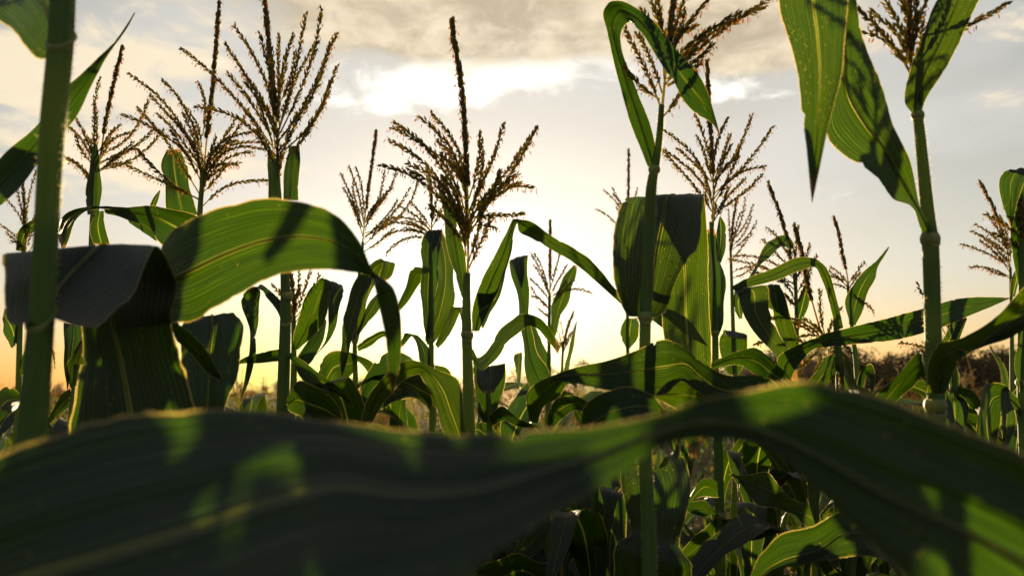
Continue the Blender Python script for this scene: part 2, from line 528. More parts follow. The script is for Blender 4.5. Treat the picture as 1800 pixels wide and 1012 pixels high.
    c = g.mix(linm, c, rgb(12.5, 12.0, 10.8))
    bcol = g.mix(g.ramp(g.math('ADD', g.math('MULTIPLY', n1, .5), g.math('MULTIPLY', n2, .5)), .40, .62), rgb(5.9, 4.8, 3.25), rgb(9.7, 8.1, 5.7))
    c = g.mix(g.math('MULTIPLY', bankm, .88), c, bcol)
    # nothing but dim ground haze below the horizon
    c = g.mix(g.ramp(z, -.02, 0.0), rgb(.8, .6, .35), c)
    # the sky away from the sun is much dimmer
    c = g.mix(1.0, c, g.mix(g.ramp(y, -.45, .45), rgb(.60, .70, .88), rgb(1, 1, 1)), 'MULTIPLY')
    c = g.mix(1.0, c, rgb(.667, .667, .667), 'MULTIPLY')
    g.link(c, bg.inputs[0])
build_world()
def build_sun():
    l = bpy.data.lights.new('sun', 'SUN')
    l.energy = 5.0; l.angle = math.radians(0.55); l.color = (1.0, .77, .45)
    o = bpy.data.objects.new('sun', l)
    o.rotation_euler = SUN_DIR.to_track_quat('Z', 'Y').to_euler()
    COL.objects.link(o)
build_sun()
cd = bpy.data.cameras.new('camera')
cd.sensor_width = 36.0; cd.lens = 36.0 * F / 1800.0
cd.clip_start = 0.02; cd.clip_end = 3000
co = bpy.data.objects.new('camera', cd)
co.location = CAM; co.rotation_euler = (PI / 2 + PITCH, 0, 0)
COL.objects.link(co); scene.camera = co
cd.dof.use_dof = True; cd.dof.focus_distance = 1.45; cd.dof.aperture_fstop = 4.6; cd.dof.aperture_blades = 9
vs = scene.view_settings
scene.display_settings.display_device = 'sRGB'
vs.view_transform = 'Standard'; vs.look = 'None'; vs.exposure = 1.585; vs.gamma = 1.0; vs.use_curve_mapping = False
# ------------------------------------------------------------------ the maize plants one can tell apart
NEAR = 'maize plants in the nearest rows'
class Plant:
    def __init__(s, label, foot, Y, group=NEAR, name='corn_plant'):
        p = at(foot[0], foot[1], Y)
        s.loc = Vector((p.x, Y, 0.0)); s.Y = Y
        s.root = tag(empty(name, s.loc), label, 'corn plant', group)
        s.R = random.Random(int(foot[0] * 7 + Y * 1000))
    def stalk(s, pts, nodes=(), hairs=0, seg=14, Y=None):
        """pts: (x, y, width in photo pixels) from the top down; goes on to the ground"""
        Y = Y or s.Y
        path = [at(x, y, Y) for x, y, w in pts]
        rad = [w / 2 * Y / F for x, y, w in pts]
        low = path[-1]
        for k in (.66, .33, 0.0):
            path.append(Vector((low.x + (s.loc.x - low.x) * (1 - k), low.y, low.z * k))); rad.append(rad[len(pts)-1] * (1.05 + .1 * (1 - k)))
        n = len(path) * 6
        ts = knots(path)
        sp = [hermite(path, ts, ts[-1] * i / n) for i in range(n + 1)]
        ra = [max(.0015, hermite([Vector((r, 0, 0)) for r in rad], ts, ts[-1] * i / n).x) for i in range(n + 1)]
        mb = MB()
        tube(mb, sp, ra, seg)
        if hairs:
            for i in range(len(sp)):
                if sp[i].z < CAMZ - .35 * Y: break
                nx = sp[min(i + 1, len(sp) - 1)]
                seglen = (nx - sp[i]).length
                for q in range(int(hairs * seglen)):
                    c = sp[i].lerp(nx, s.R.random()); a = s.R.uniform(-.9, .9) + (0 if s.R.random() < .8 else PI)
                    out = Vector((math.cos(a), math.sin(a), s.R.uniform(.1, .5)))
                    b = c + Vector((math.cos(a), math.sin(a), 0)) * ra[i] * .97
                    e = Vector((0, 0, .00016)); L = s.R.uniform(.002, .0055)
                    mb.add([b - e, b + e, b + out.normalized() * L], [(0, 1, 2)], None, 1)
        o = mb.build('stalk', [M_STALK, M_HAIR], s.root, s.loc)
        for (x, y, w) in nodes:
            c = at(x, y, Y); r = w / 2 * Y / F
            m = MB()
            zs = [-.9, -.45, 0, .4, .8]
            tube(m, [c + Vector((0, 0, k * r * .8)) for k in zs], [r * q for q in (.96, 1.1, 1.16, 1.1, .97)], seg, cap=False)
            m.build('node', M_COLLAR, o, s.loc)
        return o
    def leaf(s, secs, mat=None, tw=0.0, nu=12, nv=None, ripple=.0034, hair=.0013, rib=.0022, lam=.10, crinkle=0.0, pleat=.0008, label=None, collar=None):
        rows = []
        for q in secs:
            if tw and len(q) < 6:
                w = (at(q[0], q[1], q[4]) - at(q[2], q[3], q[4])).length
                dd = min(1.1 * w, math.sqrt(max(0, tw * tw - w * w)))
                q = (q[0], q[1], q[2], q[3], q[4], dd if tw > 0 else -dd)
            rows.append(row3(q))
        nv = nv or max(24, 9 * (len(secs) - 1))
        mb = MB()
        mid = blade_mesh(mb, rows, nu, nv, ripple, lam, s.R.randint(0, 99999), hair, 1, crinkle, 3, pleat)
        o = mb.build('leaf', [mat or M_LEAF, M_HAIR], s.root, s.loc)
        if label: o['label'] = label
        if rib:
            m = MB(); midrib_mesh(m, mid, rib)
            m.build('midrib', M_RIB, o, s.loc)
        if collar:
            x, y, w = collar
            c = at(x, y, s.Y); r = w / 2 * s.Y / F
            m = MB()
            # the pale ligule: a tilted band round the stalk, highest at the back
            ring = []
            for k in range(17):
                a = 2 * PI * k / 16
                ring.append(c + Vector((math.cos(a) * r * 1.06, math.sin(a) * r * 1.06, (math.sin(a) * 1.1 - .1) * r)))
            vs = []; fs = []
            for k, p in enumerate(ring):
                out = Vector((p.x - c.x, p.y - c.y, 0))
                vs += [p + Vector((0, 0, -r * .3)) - out * .08, p + out * .05, p + Vector((0, 0, r * .28)) - out * .06]
            for k in range(16):
                for j in (0, 1): fs.append((k*3 + j, k*3 + 3 + j, k*3 + 4 + j, k*3 + 1 + j))
            m.add(vs, fs)
            m.build('collar', M_COLLAR, o, s.loc)
        return o
    def tassel(s, axis, branches, size=1.0, Y=None, dens=1.0, anth=.55, spread=.06, spike_around=5, spike_start=.35, r0=.0022):
        """axis: photo pixels of stem and central spike from the base up; branches: x0, y0, x1, y1, bow in pixels"""
        Y = Y or s.Y
        R = s.R
        path = smooth_path([at(x, y, Y) for x, y in axis], 18)
        mb = MB()
        tassel_branch(mb, path, R, r0 * size, spike_start, .0046, size * 1.2, anth, spike_around + 1, dens)
        o = mb.build('tassel', [M_SPIKE, M_ANTHER], s.root, s.loc)
        branches = list(branches)
        for b in branches[:]:                      # finer branchlets low in the tassel
            if R.random() < .4 and len(b) < 6:
                k = R.uniform(.45, .85); a = R.uniform(-.35, .35)
                vx, vy = (b[2] - b[0]) * k, (b[3] - b[1]) * k
                branches.append((b[0], b[1] + R.uniform(-10, 14), b[0] + vx * math.cos(a) - vy * math.sin(a), b[1] + vx * math.sin(a) + vy * math.cos(a), R.uniform(-.08, .1)))
        for b in branches:
            x0, y0, x1, y1 = b[:4]
            bow = b[4] if len(b) > 4 else -.06
            L = math.hypot(x1 - x0, y1 - y0)
            nx, ny = (y1 - y0) / L, -(x1 - x0) / L
            if ny > 0: nx, ny = -nx, -ny            # bow > 0 lifts the middle of the branch
            dz = R.uniform(-1, 1) * spread
            bow = bow * 1.25 + R.uniform(-.035, .045)
            w1, w2 = R.uniform(3, 9), R.uniform(.006, .018)
            P = []
            for i in range(5):
                t = i / 4; h = 4 * t * (1 - t) * bow * L
                wob = math.sin(t * w1 + b[0]) * w2 * L * t
                P.append(at(x0 + (x1 - x0) * t + nx * (h + wob), y0 + (y1 - y0) * t + ny * (h + wob), Y + dz * t ** 1.2))
            m = MB()
            tassel_branch(m, smooth_path(P, 14), R, .0015 * size, b[5] if len(b) > 5 else .14, .0048, size * 1.15, anth, 2, dens)
            m.build('tassel_branch', [M_SPIKE, M_ANTHER], o, s.loc)
        return o
    def low_leaves(s, n=4, z0=.25, z1=1.0, length=.62, width=.075, az0=None):
        """leaves further down the stalk, below what the photo shows of this plant"""
        az = az0 if az0 is not None else s.R.uniform(0, 6.28)
        for i in range(n):
            z = z0 + (z1 - z0) * i / max(1, n - 1)
            a = az + (i % 2) * PI + s.R.uniform(-.4, .4)
            mb = MB()
            blade_mesh(mb, arc_rows(Vector((s.loc.x, s.loc.y, z)), a, length * s.R.uniform(.8, 1.1), width, s.R, rise=.35), 6, 16, .004, .11, i)
            mb.build('leaf', M_LEAF, s.root, s.loc)

def arc_rows(p, az, length, width, R, rise=.9, droop=None, n=9, twist=None):
    """cross sections of a leaf that leaves the stalk at p towards azimuth az, arches over and droops"""
    out = Vector((math.cos(az), math.sin(az), 0)); up = Vector((0, 0, 1)); side = out.cross(up)
    ang = math.radians(R.uniform(55, 74)) * min(1, .55 + rise * .5)
    dr = droop if droop is not None else R.uniform(1.5, 2.6)
    tw = twist if twist is not None else R.uniform(-.7, .7)
    kink = R.uniform(.35, .7)
    rows = []
    q = p.copy(); st = length / (n - 1)
    bend = 0
    sway = R.uniform(-.35, .35)
    for i in range(n):
        t = i / (n - 1)
        a = ang - dr * t ** 1.3 - (.55 if t > kink else 0)
        d = out * math.cos(a) + up * math.sin(a) + side * sway * t
        d.normalize()
        w = width * (min(1, .38 + t * 3.2) if t < .3 else (1 - ((t - .3) / .7) ** 1.7)) + .0012
        nrm = side.cross(d).normalized()
        s2 = side * math.cos(tw * t) + nrm * math.sin(tw * t)
        f = width * .16 * (1 - t)
        rows.append((q - s2 * w / 2 , q - nrm * f, q + s2 * w / 2))
        q = q + d * st
    return rows

# --- tall blurred plant at the left edge, cut by the frame
p = Plant('thick stalked corn plant at the left edge with a broad folded hanging blade', (52, 800), .62)
p.stalk([(118, -140, 40), (111, -20, 42), (107, 70, 43), (92, 230, 42), (82, 400, 40), (74, 540, 41), (66, 640, 44), (54, 790, 46)],
        hairs=1500, seg=22)
p.leaf([(84, 96, 131, 62, .62, .012), (62, 98, 132, 22, .625, .02), (30, 60, 128, -30, .64), (-10, 30, 100, -70, .68), (-90, -10, 30, -120, .74), (-190, 0, -80, -120, .82)],
       M_LEAF3, collar=(108, 70, 46), rib=.003, label='upper blade cut off by the frame')
p.leaf([(52, 566, 74, 556, 102, 562, .60, .645, .60), (22, 572, 86, 540, 140, 574, .60, .67, .61), (9, 545, 105, 505, 186, 562, .625, .70, .64), (8, 490, 140, 465, 235, 512, .66, .72, .67),
        (11, 446, 185, 430, 278, 432, .71, .735, .69), (60, 455, 195, 455, 303, 476, .745, .75, .715), (132, 530, 197, 560, 302, 556, .765, .76, .735), (146, 610, 214, 640, 314, 620, .775, .765, .75), (132, 690, 228, 715, 338, 700, .775, .765, .755), (120, 780, 240, 790, 352, 760, .775, .765, .755), (140, 900, 235, 920, 330, 900, .775, .765, .755), (200, 1060, 232, 1060, 262, 1050, .77, .765, .76)],
       M_LEAF3, nu=22, nv=110, rib=.0032, ripple=.0004, pleat=.0002, collar=(73, 556, 44), label='broad folded blade hanging down from a sharp crease')
p.low_leaves(3, .3, .9)

# --- blade that enters from the left edge and rises to a point
p = Plant('corn plant mostly beyond the left edge, one narrow pointed blade rising behind the stalk', (-170, 700), .86)
p.stalk([(-160, 330, 20), (-165, 500, 22), (-170, 700, 24)])
p.leaf([(-150, 395, -130, 450, .86), (-80, 340, -70, 420, .85), (0, 279, 2, 366, .84), (66, 210, 78, 276, .84), (130, 142, 138, 196, .85), (188, 86, 180, 112, .87), (222, 46, 218, 58, .885), (237, 20, 237, 26, .89)],
       M_LEAF, rib=.002, collar=(-160, 390, 22))
p.low_leaves(4, .3, 1.3)

# --- tasselled plant with the double spike, left
p = Plant('corn plant with two upright tassel spikes behind a single green flag leaf, left side', (160, 600), 1.62)
p.stalk([(170, 285, 7), (166, 340, 9), (162, 420, 11), (160, 600, 14)])
p.tassel([(168, 320), (175, 285), (188, 200), (204, 130), (216, 82)],
         [(166, 292, 176, 138, .01), (164, 285, 132, 205, .05), (163, 290, 121, 222, .06), (162, 330, 110, 273, .05), (178, 268, 230, 232, .1),
          (172, 275, 262, 178, -.08), (176, 285, 274, 225, -.06), (172, 300, 288, 228, -.1), (172, 268, 210, 220, .02), (176, 300, 232, 262, .04)])
p.leaf([(152, 378, 176, 374, 1.6), (151, 330, 177, 330, 1.6), (156, 292, 176, 292, 1.6), (166, 250, 170, 248, 1.61)], M_LEAF2, tw=.05, rib=.001)
p.leaf([(228, 392, 275, 424, 1.35), (218, 372, 262, 380, 1.35), (185, 367, 200, 364, 1.36), (150, 364, 150, 374, 1.38, .05), (118, 378, 122, 400, 1.38, .05), (100, 405, 108, 440, 1.37, .04)],
       M_LEAF3, rib=.002, crinkle=.0025, label='crumpled blue grey blade with a creased hood')
p.leaf([(182, 369, 188, 376, 1.3), (238, 363, 225, 385, 1.28), (297, 364, 262, 405, 1.26), (348, 380, 290, 430, 1.25), (400, 420, 340, 460, 1.26)], M_LEAF3, tw=.08)
p.leaf([(170, 372, 182, 370, 1.34), (160, 400, 184, 395, 1.33), (165, 430, 192, 430, 1.33)], M_LEAF, rib=0)
p.low_leaves(5, .35, 1.3)

# --- dense tassel with the long tilted spike
p = Plant('corn plant with a dense drooping tassel and tall slanting spike beside the fan shaped one', (352, 600), 1.5)
p.stalk([(358, 300, 7), (353, 350, 9), (350, 420, 11), (352, 600, 14)])
p.tassel([(353, 370), (356, 330), (362, 260), (372, 170), (380, 80), (386, 4)],
         [(352, 300, 228, 130, .07), (354, 270, 285, 140, .04), (353, 280, 262, 168, .06), (350, 340, 243, 188, .03), (350, 350, 222, 290, .02, .1), (356, 300, 276, 200, .05),
          (356, 240, 350, 145, .03), (360, 290, 436, 192, -.06), (358, 300, 452, 232, .14), (358, 310, 458, 250, .16), (358, 320, 462, 262, .18), (356, 335, 444, 268, .12),
          (357, 362, 470, 318, .10, .1), (358, 290, 416, 205, -.04), (355, 260, 318, 180, .05), (357, 345, 380, 240, .02), (354, 320, 300, 232, .05), (356, 330, 400, 260, .05), (352, 325, 320, 200, .03)])
p.leaf([(292, 372, 348, 378, 1.56), (289, 330, 334, 330, 1.57), (285, 285, 326, 290, 1.58), (293, 263, 318, 262, 1.59, .03)], M_LEAF, tw=.07, rib=.0012)
p.leaf([(262, 365, 272, 366, 1.6), (270, 348, 278, 350, 1.6), (281, 333, 282, 335, 1.6)], M_LEAF, rib=0)
p.low_leaves(5, .35, 1.35)

# --- fan shaped tassel on the dark stalk
p = Plant('dark stalked corn plant with a wide fan shaped tassel reaching the top of the picture', (497, 720), 1.28)
p.stalk([(484, 280, 12), (486, 345, 18), (500, 470, 15), (502, 540, 18), (500, 620, 20), (497, 720, 21), (495, 850, 22)], nodes=[(505, 520, 19)], hairs=900)
p.tassel([(486, 330), (487, 290), (486, 220), (479, 130), (470, 50), (463, -25)],
         [(484, 235, 410, 45, .05), (486, 240, 394, 78, .03), (482, 262, 318, 86, .03), (478, 280, 346, 188, .09, .1), (484, 200, 455, 60, .03), (488, 190, 488, 62, .01),
          (490, 230, 536, 24, -.03), (492, 235, 564, 14, -.03), (493, 245, 590, 58, -.05), (494, 240, 580, 78, -.04), (500, 265, 592, 114, -.07), (503, 280, 581, 140, -.06),
          (488, 215, 515, 60, .02), (484, 260, 430, 130, .05), (480, 250, 400, 130, .06), (490, 280, 540, 170, -.03), (488, 300, 470, 190, .02), (484, 290, 440, 205, .05), (492, 300, 520, 200, .0), (487, 320, 490, 230, .0)])
p.leaf([(497, 352, 523, 352, 1.3), (500, 310, 526, 310, 1.3), (506, 257, 527, 256, 1.3)], M_LEAF, tw=.05, rib=.001)
p.leaf([(472, 352, 490, 352, 1.3), (470, 300, 488, 310, 1.3), (472, 262, 484, 268, 1.3)], M_LEAF, tw=.05, rib=0)
p.leaf([(494, 562, 510, 570, 1.28), (486, 545, 510, 540, 1.29), (470, 522, 498, 532, 1.30), (458, 508, 476, 512, 1.31), (440, 506, 458, 504, 1.32, .04), (426, 520, 457, 512, 1.32), (433, 560, 455, 560, 1.315), (442, 590, 451, 590, 1.31, .03), (436, 630, 449, 628, 1.31), (430, 668, 441, 660, 1.31), (422, 706, 424, 704, 1.31)],
       M_LEAF, rib=.0014, collar=(504, 560, 20), label='blade folded over and hanging as a grey ribbon')
p.leaf([(492, 614, 492, 636, 1.28), (462, 619, 462, 638, 1.29), (440, 623, 438, 638, 1.30), (414, 637, 414, 641, 1.32)], M_LEAF, tw=.05, rib=.001)
p.leaf([(508, 618, 509, 632, 1.27), (545, 645, 530, 662, 1.26), (580, 665, 560, 682, 1.25), (605, 688, 594, 694, 1.25), (621, 712, 620, 714, 1.26)], M_LEAF, tw=.06, rib=.0014)
p.leaf([(504, 705, 506, 716, 1.22), (520, 673, 522, 728, 1.20), (546, 676, 545, 742, 1.18), (572, 688, 570, 748, 1.18), (603, 732, 600, 744, 1.19)], M_LEAF3, tw=.08, rib=.0014)
p.low_leaves(4, .3, 1.2)

# --- the great arching blade
p = Plant('corn plant behind the hanging blade with one great glowing arched blade', (216, 640), .80)
p.stalk([(222, 476, 12), (218, 560, 20), (216, 640, 24)], nodes=[(217, 600, 26)])
p.leaf([(222, 545, 232, 580, .80), (248, 480, 258, 572, .77), (285, 425, 303, 566, .74), (330, 389, 342, 563, .71), (400, 362, 400, 530, .69), (480, 350, 462, 495, .68), (550, 358, 530, 476, .68), (600, 385, 592, 474, .68), (636, 432, 634, 480, .69), (654, 474, 653, 487, .695, .02),
        (670, 486, 656, 498, .70, -.03), (690, 504, 664, 528, .71), (703, 546, 674, 572, .715), (706, 602, 680, 612, .72), (701, 652, 683, 654, .725), (691, 694, 689, 692, .73)],
       M_LEAF2, nu=18, nv=110, rib=.0028, ripple=.0016, label='great arched blade glowing green against the light')
p.leaf([(300, 560, 304, 590, .84), (320, 570, 312, 600, .86), (345, 592, 338, 628, .88), (374, 636, 366, 655, .90), (393, 668, 392, 669, .91)], M_LEAF3, tw=.05, rib=.001)
p.leaf([(335, 560, 410, 548, .98), (320, 575, 427, 570, .97), (316, 620, 420, 620, .96), (318, 665, 415, 662, .955), (330, 715, 398, 715, .95), (345, 800, 385, 800, .95), (362, 880, 368, 880, .95)], M_LEAF, nu=14, rib=.0022, label='ribbed dull blade hanging with insect marks')
p.low_leaves(3, .3, .9)

# --- left understory plants
p = Plant('small stalked corn plant with a cupped bright leaf between the left stalk and hanging blade', (122, 770), 1.5)
p.stalk([(136, 640, 5), (128, 690, 7), (122, 770, 9)], hairs=700)
p.leaf([(124, 682, 132, 684, 1.5), (119, 655, 148, 668, 1.5), (128, 618, 158, 630, 1.5), (148, 590, 160, 598, 1.51), (158, 585, 161, 588, 1.52)], M_LEAF2, tw=.06, rib=.001)
p.leaf([(126, 684, 126, 706, 1.5), (108, 696, 112, 722, 1.48), (92, 718, 96, 736, 1.47), (78, 745, 80, 752, 1.46)], M_LEAF2, tw=.05, rib=.001)
p.leaf([(112, 566, 148, 575, 1.52), (112, 610, 142, 606, 1.5), (114, 650, 128, 646, 1.49), (118, 685, 119, 686, 1.48)], M_LEAF3, tw=.05, rib=.001)
p.low_leaves(4, .3, 1.2)

p = Plant('corn plant with a bristly tassel half hidden by the thick stalk at the left edge', (30, 760), 2.1)
p.stalk([(42, 430, 6), (36, 560, 9), (30, 760, 11)])
p.tassel([(44, 460), (46, 400), (42, 350), (38, 300)],
         [(45, 420, 62, 300, .02), (44, 430, 10, 350, .08), (44, 440, 2, 395, .06), (46, 430, 82, 356, .05), (46, 440, 70, 390, .04), (44, 445, 12, 410, .05), (45, 415, 30, 330, .03), (46, 450, 108, 352, .0, .5)], dens=.8)
p.leaf([(28, 440, 40, 442, 2.1), (36, 400, 60, 405, 2.1), (66, 384, 90, 392, 2.1), (100, 386, 104, 400, 2.1)], M_LEAF2, tw=.05, rib=0)
p.leaf([(28, 560, 40, 565, 2.1), (22, 610, 38, 600, 2.1), (10, 590, 30, 560, 2.12), (4, 560, 8, 540, 2.15)], M_LEAF, tw=.05, rib=0)
p.leaf([(34, 640, 36, 660, 2.08), (50, 590, 62, 640, 2.05), (78, 580, 86, 620, 2.02), (96, 620, 98, 650, 2.0)], M_LEAF2, tw=.07, rib=.001)
p.leaf([(34, 690, 36, 712, 2.05), (10, 680, 12, 730, 2.0), (-20, 720, -10, 770, 1.95)], M_LEAF, tw=.07, rib=.001)
p.leaf([(34, 720, 36, 742, 2.05), (60, 700, 62, 748, 2.0), (86, 735, 80, 775, 1.95), (96, 790, 92, 800, 1.9)], M_LEAF3, tw=.07, rib=.001)
p.low_leaves(5, .3, 1.4)

# --- second rank behind the arched blade
p = Plant('corn plant with a bright cupped leaf and torn grey tip, beside the dark stalk', (515, 690), 1.62)
p.stalk([(516, 555, 8), (517, 620, 10), (515, 700, 11)])
p.tassel([(516, 590), (518, 545), (515, 505), (508, 470)],
         [(517, 560, 478, 500, .05), (518, 555, 546, 474, -.03), (518, 560, 562, 482, -.05), (517, 550, 528, 470, .0), (517, 565, 500, 478, .03), (518, 570, 555, 500, -.02), (517, 575, 474, 515, .06)], dens=.8)
p.leaf([(514, 615, 524, 614, 1.6), (518, 580, 556, 584, 1.58), (534, 530, 575, 552, 1.56), (554, 498, 582, 520, 1.55), (566, 489, 600, 500, 1.55, .03), (578, 505, 604, 512, 1.53), (577, 540, 597, 540, 1.52), (577, 575, 590, 575, 1.515), (570, 602, 577, 600, 1.51), (551, 628, 552, 627, 1.51)],
       M_LEAF2, rib=.0015)
p.leaf([(516, 640, 520, 650, 1.6), (540, 600, 548, 636, 1.62), (556, 572, 566, 600, 1.64), (572, 560, 575, 566, 1.66)], M_LEAF3, tw=.05, rib=.001)
p.low_leaves(5, .35, 1.4)

p = Plant('slender corn plant with a thin open tassel, between arched blade and central tassel', (626, 710), 1.95)
p.stalk([(638, 425, 5), (630, 500, 6), (624, 590, 8), (626, 710, 10)], nodes=[(624, 600, 10)])
p.tassel([(636, 445), (640, 400), (648, 330), (656, 270), (661, 230)],
         [(638, 400, 599, 306, .04), (639, 395, 612, 292, .03), (640, 390, 626, 294, .02), (642, 390, 700, 294, -.06), (643, 385, 690, 330, .04), (641, 410, 736, 316, -.1), (642, 415, 720, 330, -.05),
          (640, 420, 700, 352, -.04), (638, 415, 604, 330, .03), (641, 400, 676, 300, -.04), (640, 430, 690, 380, .0)], dens=.85)
p.leaf([(618, 600, 630, 600, 1.94), (614, 545, 640, 555, 1.94), (632, 485, 658, 500, 1.93), (655, 462, 680, 466, 1.93), (670, 458, 695, 462, 1.92, .03), (668, 480, 690, 485, 1.92), (666, 496, 674, 496, 1.92)], M_LEAF2, tw=.06, rib=.0014)
p.leaf([(630, 482, 656, 485, 1.88), (612, 530, 642, 530, 1.87), (602, 580, 624, 580, 1.86), (598, 625, 612, 625, 1.86), (600, 660, 602, 660, 1.86)], M_LEAF, tw=.06, rib=.0014)
p.leaf([(626, 592, 632, 586, 1.95), (636, 556, 656, 556, 1.96), (652, 528, 668, 536, 1.98), (672, 508, 674, 512, 2.0)], M_LEAF, tw=.05, rib=.001)
p.leaf([(628, 608, 630, 618, 1.95), (650, 590, 654, 606, 1.94), (674, 582, 676, 592, 1.93), (690, 590, 690, 596, 1.92)], M_LEAF3, tw=.04, rib=0)
p.leaf([(626, 622, 626, 650, 1.95), (604, 616, 612, 662, 1.93), (578, 620, 594, 672, 1.9), (560, 655, 578, 694, 1.88), (552, 700, 556, 710, 1.86)], M_LEAF2, tw=.08, rib=.0014)
p.leaf([(628, 622, 628, 634, 1.95), (645, 630, 642, 648, 1.93), (662, 648, 655, 664, 1.92), (674, 676, 670, 680, 1.9)], M_LEAF2, tw=.05, rib=.001)
p.low_leaves(5, .35, 1.4)

p = Plant('corn plant with a pair of broad cupped upright leaves left of the sunlit stalk', (759, 740), 1.75)
p.stalk([(757, 420, 5), (758, 528, 8), (758, 600, 9), (760, 745, 12)], nodes=[(758, 598, 11)])
p.tassel([(757, 430), (759, 390), (758, 350), (756, 320)],
         [(756, 405, 678, 388, .1), (756, 412, 666, 396, .12), (755, 420, 680, 444, .14), (756, 415, 675, 415, .12), (757, 400, 722, 356, .03), (757, 405, 700, 362, .06), (759, 400, 790, 345, .0), (758, 395, 770, 340, .0)], dens=.85)
p.leaf([(752, 602, 760, 602, 1.75), (740, 540, 764, 540, 1.74), (741, 470, 770, 470, 1.74), (745, 415, 777, 412, 1.745), (748, 405, 777, 404, 1.735, .03), (752, 425, 770, 424, 1.72), (760, 444, 762, 444, 1.715)], M_LEAF, tw=.07, rib=.0014)
p.leaf([(752, 606, 764, 600, 1.76), (746, 590, 780, 578, 1.76), (758, 540, 795, 540, 1.77), (770, 490, 798, 490, 1.78), (768, 440, 792, 435, 1.79), (762, 404, 776, 404, 1.80)], M_LEAF2, tw=.07, rib=.0014)
p.leaf([(750, 470, 758, 478, 1.77), (728, 470, 742, 490, 1.78), (712, 505, 724, 520, 1.79), (698, 540, 702, 546, 1.8)], M_LEAF, tw=.05, rib=.001)
p.leaf([(764, 604, 770, 612, 1.75), (780, 575, 792, 590, 1.75), (794, 540, 804, 556, 1.76), (802, 540, 812, 540, 1.765, .02), (812, 570, 818, 566, 1.77), (822, 600, 824, 598, 1.78)], M_LEAF2, tw=.04, rib=.001)
p.leaf([(742, 650, 756, 650, 1.7), (728, 600, 750, 606, 1.7), (712, 585, 730, 588, 1.7), (700, 605, 708, 610, 1.7)], M_LEAF3, tw=.06, rib=.001)
p.leaf([(752, 690, 758, 722, 1.7), (722, 628, 728, 700, 1.64), (692, 618, 696, 705, 1.6), (660, 632, 664, 724, 1.57), (630, 690, 640, 750, 1.55)], M_LEAF3, tw=.08, rib=.0014)  # extra blade, added to block the sun from the blurred front leaf
p.leaf([(750, 660, 758, 690, 1.72), (712, 650, 720, 690, 1.72), (690, 690, 716, 740, 1.72), (684, 750, 722, 800, 1.72)], M_LEAF, tw=.08, rib=.0014)
p.leaf([(764, 640, 764, 680, 1.72), (786, 650, 780, 700, 1.7), (800, 700, 790, 745, 1.68), (806, 770, 804, 780, 1.66)], M_LEAF2, tw=.07, rib=.0014)
p.low_leaves(5, .35, 1.35)

# --- the central plant in front of the sun
p = Plant('corn plant in the middle with the tall dark spike, low sun beside it', (824, 760), 1.18)
p.stalk([(821, 480, 12), (820, 520, 14), (820, 560, 17), (821, 610, 18), (823, 680, 19), (825, 760, 21)], nodes=[(821, 588, 20)], hairs=900)
p.tassel([(822, 500), (823, 440), (822, 340), (818, 250), (812, 160), (802, 90), (794, 36)],
         [(818, 420, 668, 290, .08), (820, 400, 684, 248, .10), (820, 380, 690, 224, .10), (820, 395, 694, 214, .08), (820, 350, 760, 198, .05), (818, 340, 738, 206, .06), (817, 330, 770, 246, .04),
          (825, 370, 886, 218, -.05), (826, 380, 945, 224, -.05), (827, 370, 934, 240, -.06), (828, 390, 938, 330, .18), (825, 400, 872, 402, .08, .3), (824, 350, 842, 234, -.02), (820, 420, 720, 300, .08),
          (826, 400, 912, 322, .08), (822, 440, 846, 320, .0), (820, 430, 780, 310, .04), (826, 410, 880, 300, -.02), (819, 450, 790, 350, .03), (824, 460, 850, 360, -.01)], size=1.05)
p.leaf([(812, 522, 824, 522, 1.19), (796, 470, 818, 470, 1.2), (784, 410, 810, 416, 1.2), (776, 360, 796, 370, 1.21), (770, 328, 774, 330, 1.22)], M_LEAF2, tw=.05, rib=.001)
p.leaf([(830, 582, 842, 582, 1.18), (830, 545, 858, 548, 1.17), (848, 490, 880, 500, 1.16), (874, 440, 897, 450, 1.155), (896, 396, 905, 402, 1.15), (903, 383, 910, 392, 1.15, .03), (918, 384, 912, 402, 1.155, .03), (969, 414, 958, 432, 1.18), (1016, 441, 1006, 460, 1.22), (1045, 463, 1034, 482, 1.25), (1086, 512, 1074, 518, 1.28), (1120, 538, 1108, 546, 1.29), (1162, 552, 1146, 562, 1.29), (1192, 571, 1178, 586, 1.27), (1223, 606, 1222, 607, 1.25)],
       M_LEAF2, rib=.0016, ripple=.0028, lam=.05, collar=(822, 590, 19), label='long blade broken over into a ragged sloping strap')
p.leaf([(838, 515, 846, 580, 1.17), (870, 510, 866, 545, 1.16), (888, 470, 882, 500, 1.155), (900, 420, 898, 440, 1.15)], M_LEAF3, tw=.05, rib=0)
p.leaf([(636, 740, 656, 748, 1.13), (655, 682, 676, 704, 1.12), (696, 643, 706, 672, 1.10), (732, 633, 738, 656, 1.08), (766, 648, 744, 664, 1.06), (798, 666, 758, 706, 1.04), (812, 706, 772, 742, 1.03), (820, 752, 796, 786, 1.02), (824, 820, 818, 830, 1.02)],
       M_LEAF2, tw=.07, rib=.0018, hair=.0016, label='arched blade with a glowing pink rimmed fold')
p.leaf([(826, 610, 832, 640, 1.2), (840, 628, 846, 652, 1.24), (852, 622, 862, 640, 1.28), (874, 588, 888, 608, 1.32), (892, 566, 906, 590, 1.36), (916, 552, 928, 574, 1.40), (950, 560, 948, 580, 1.44), (985, 610, 980, 622, 1.5)],
       M_LEAF2, tw=.04, rib=.0012, label='golden strap dipping and rising beside the sun')
p.low_leaves(4, .3, 1.15)

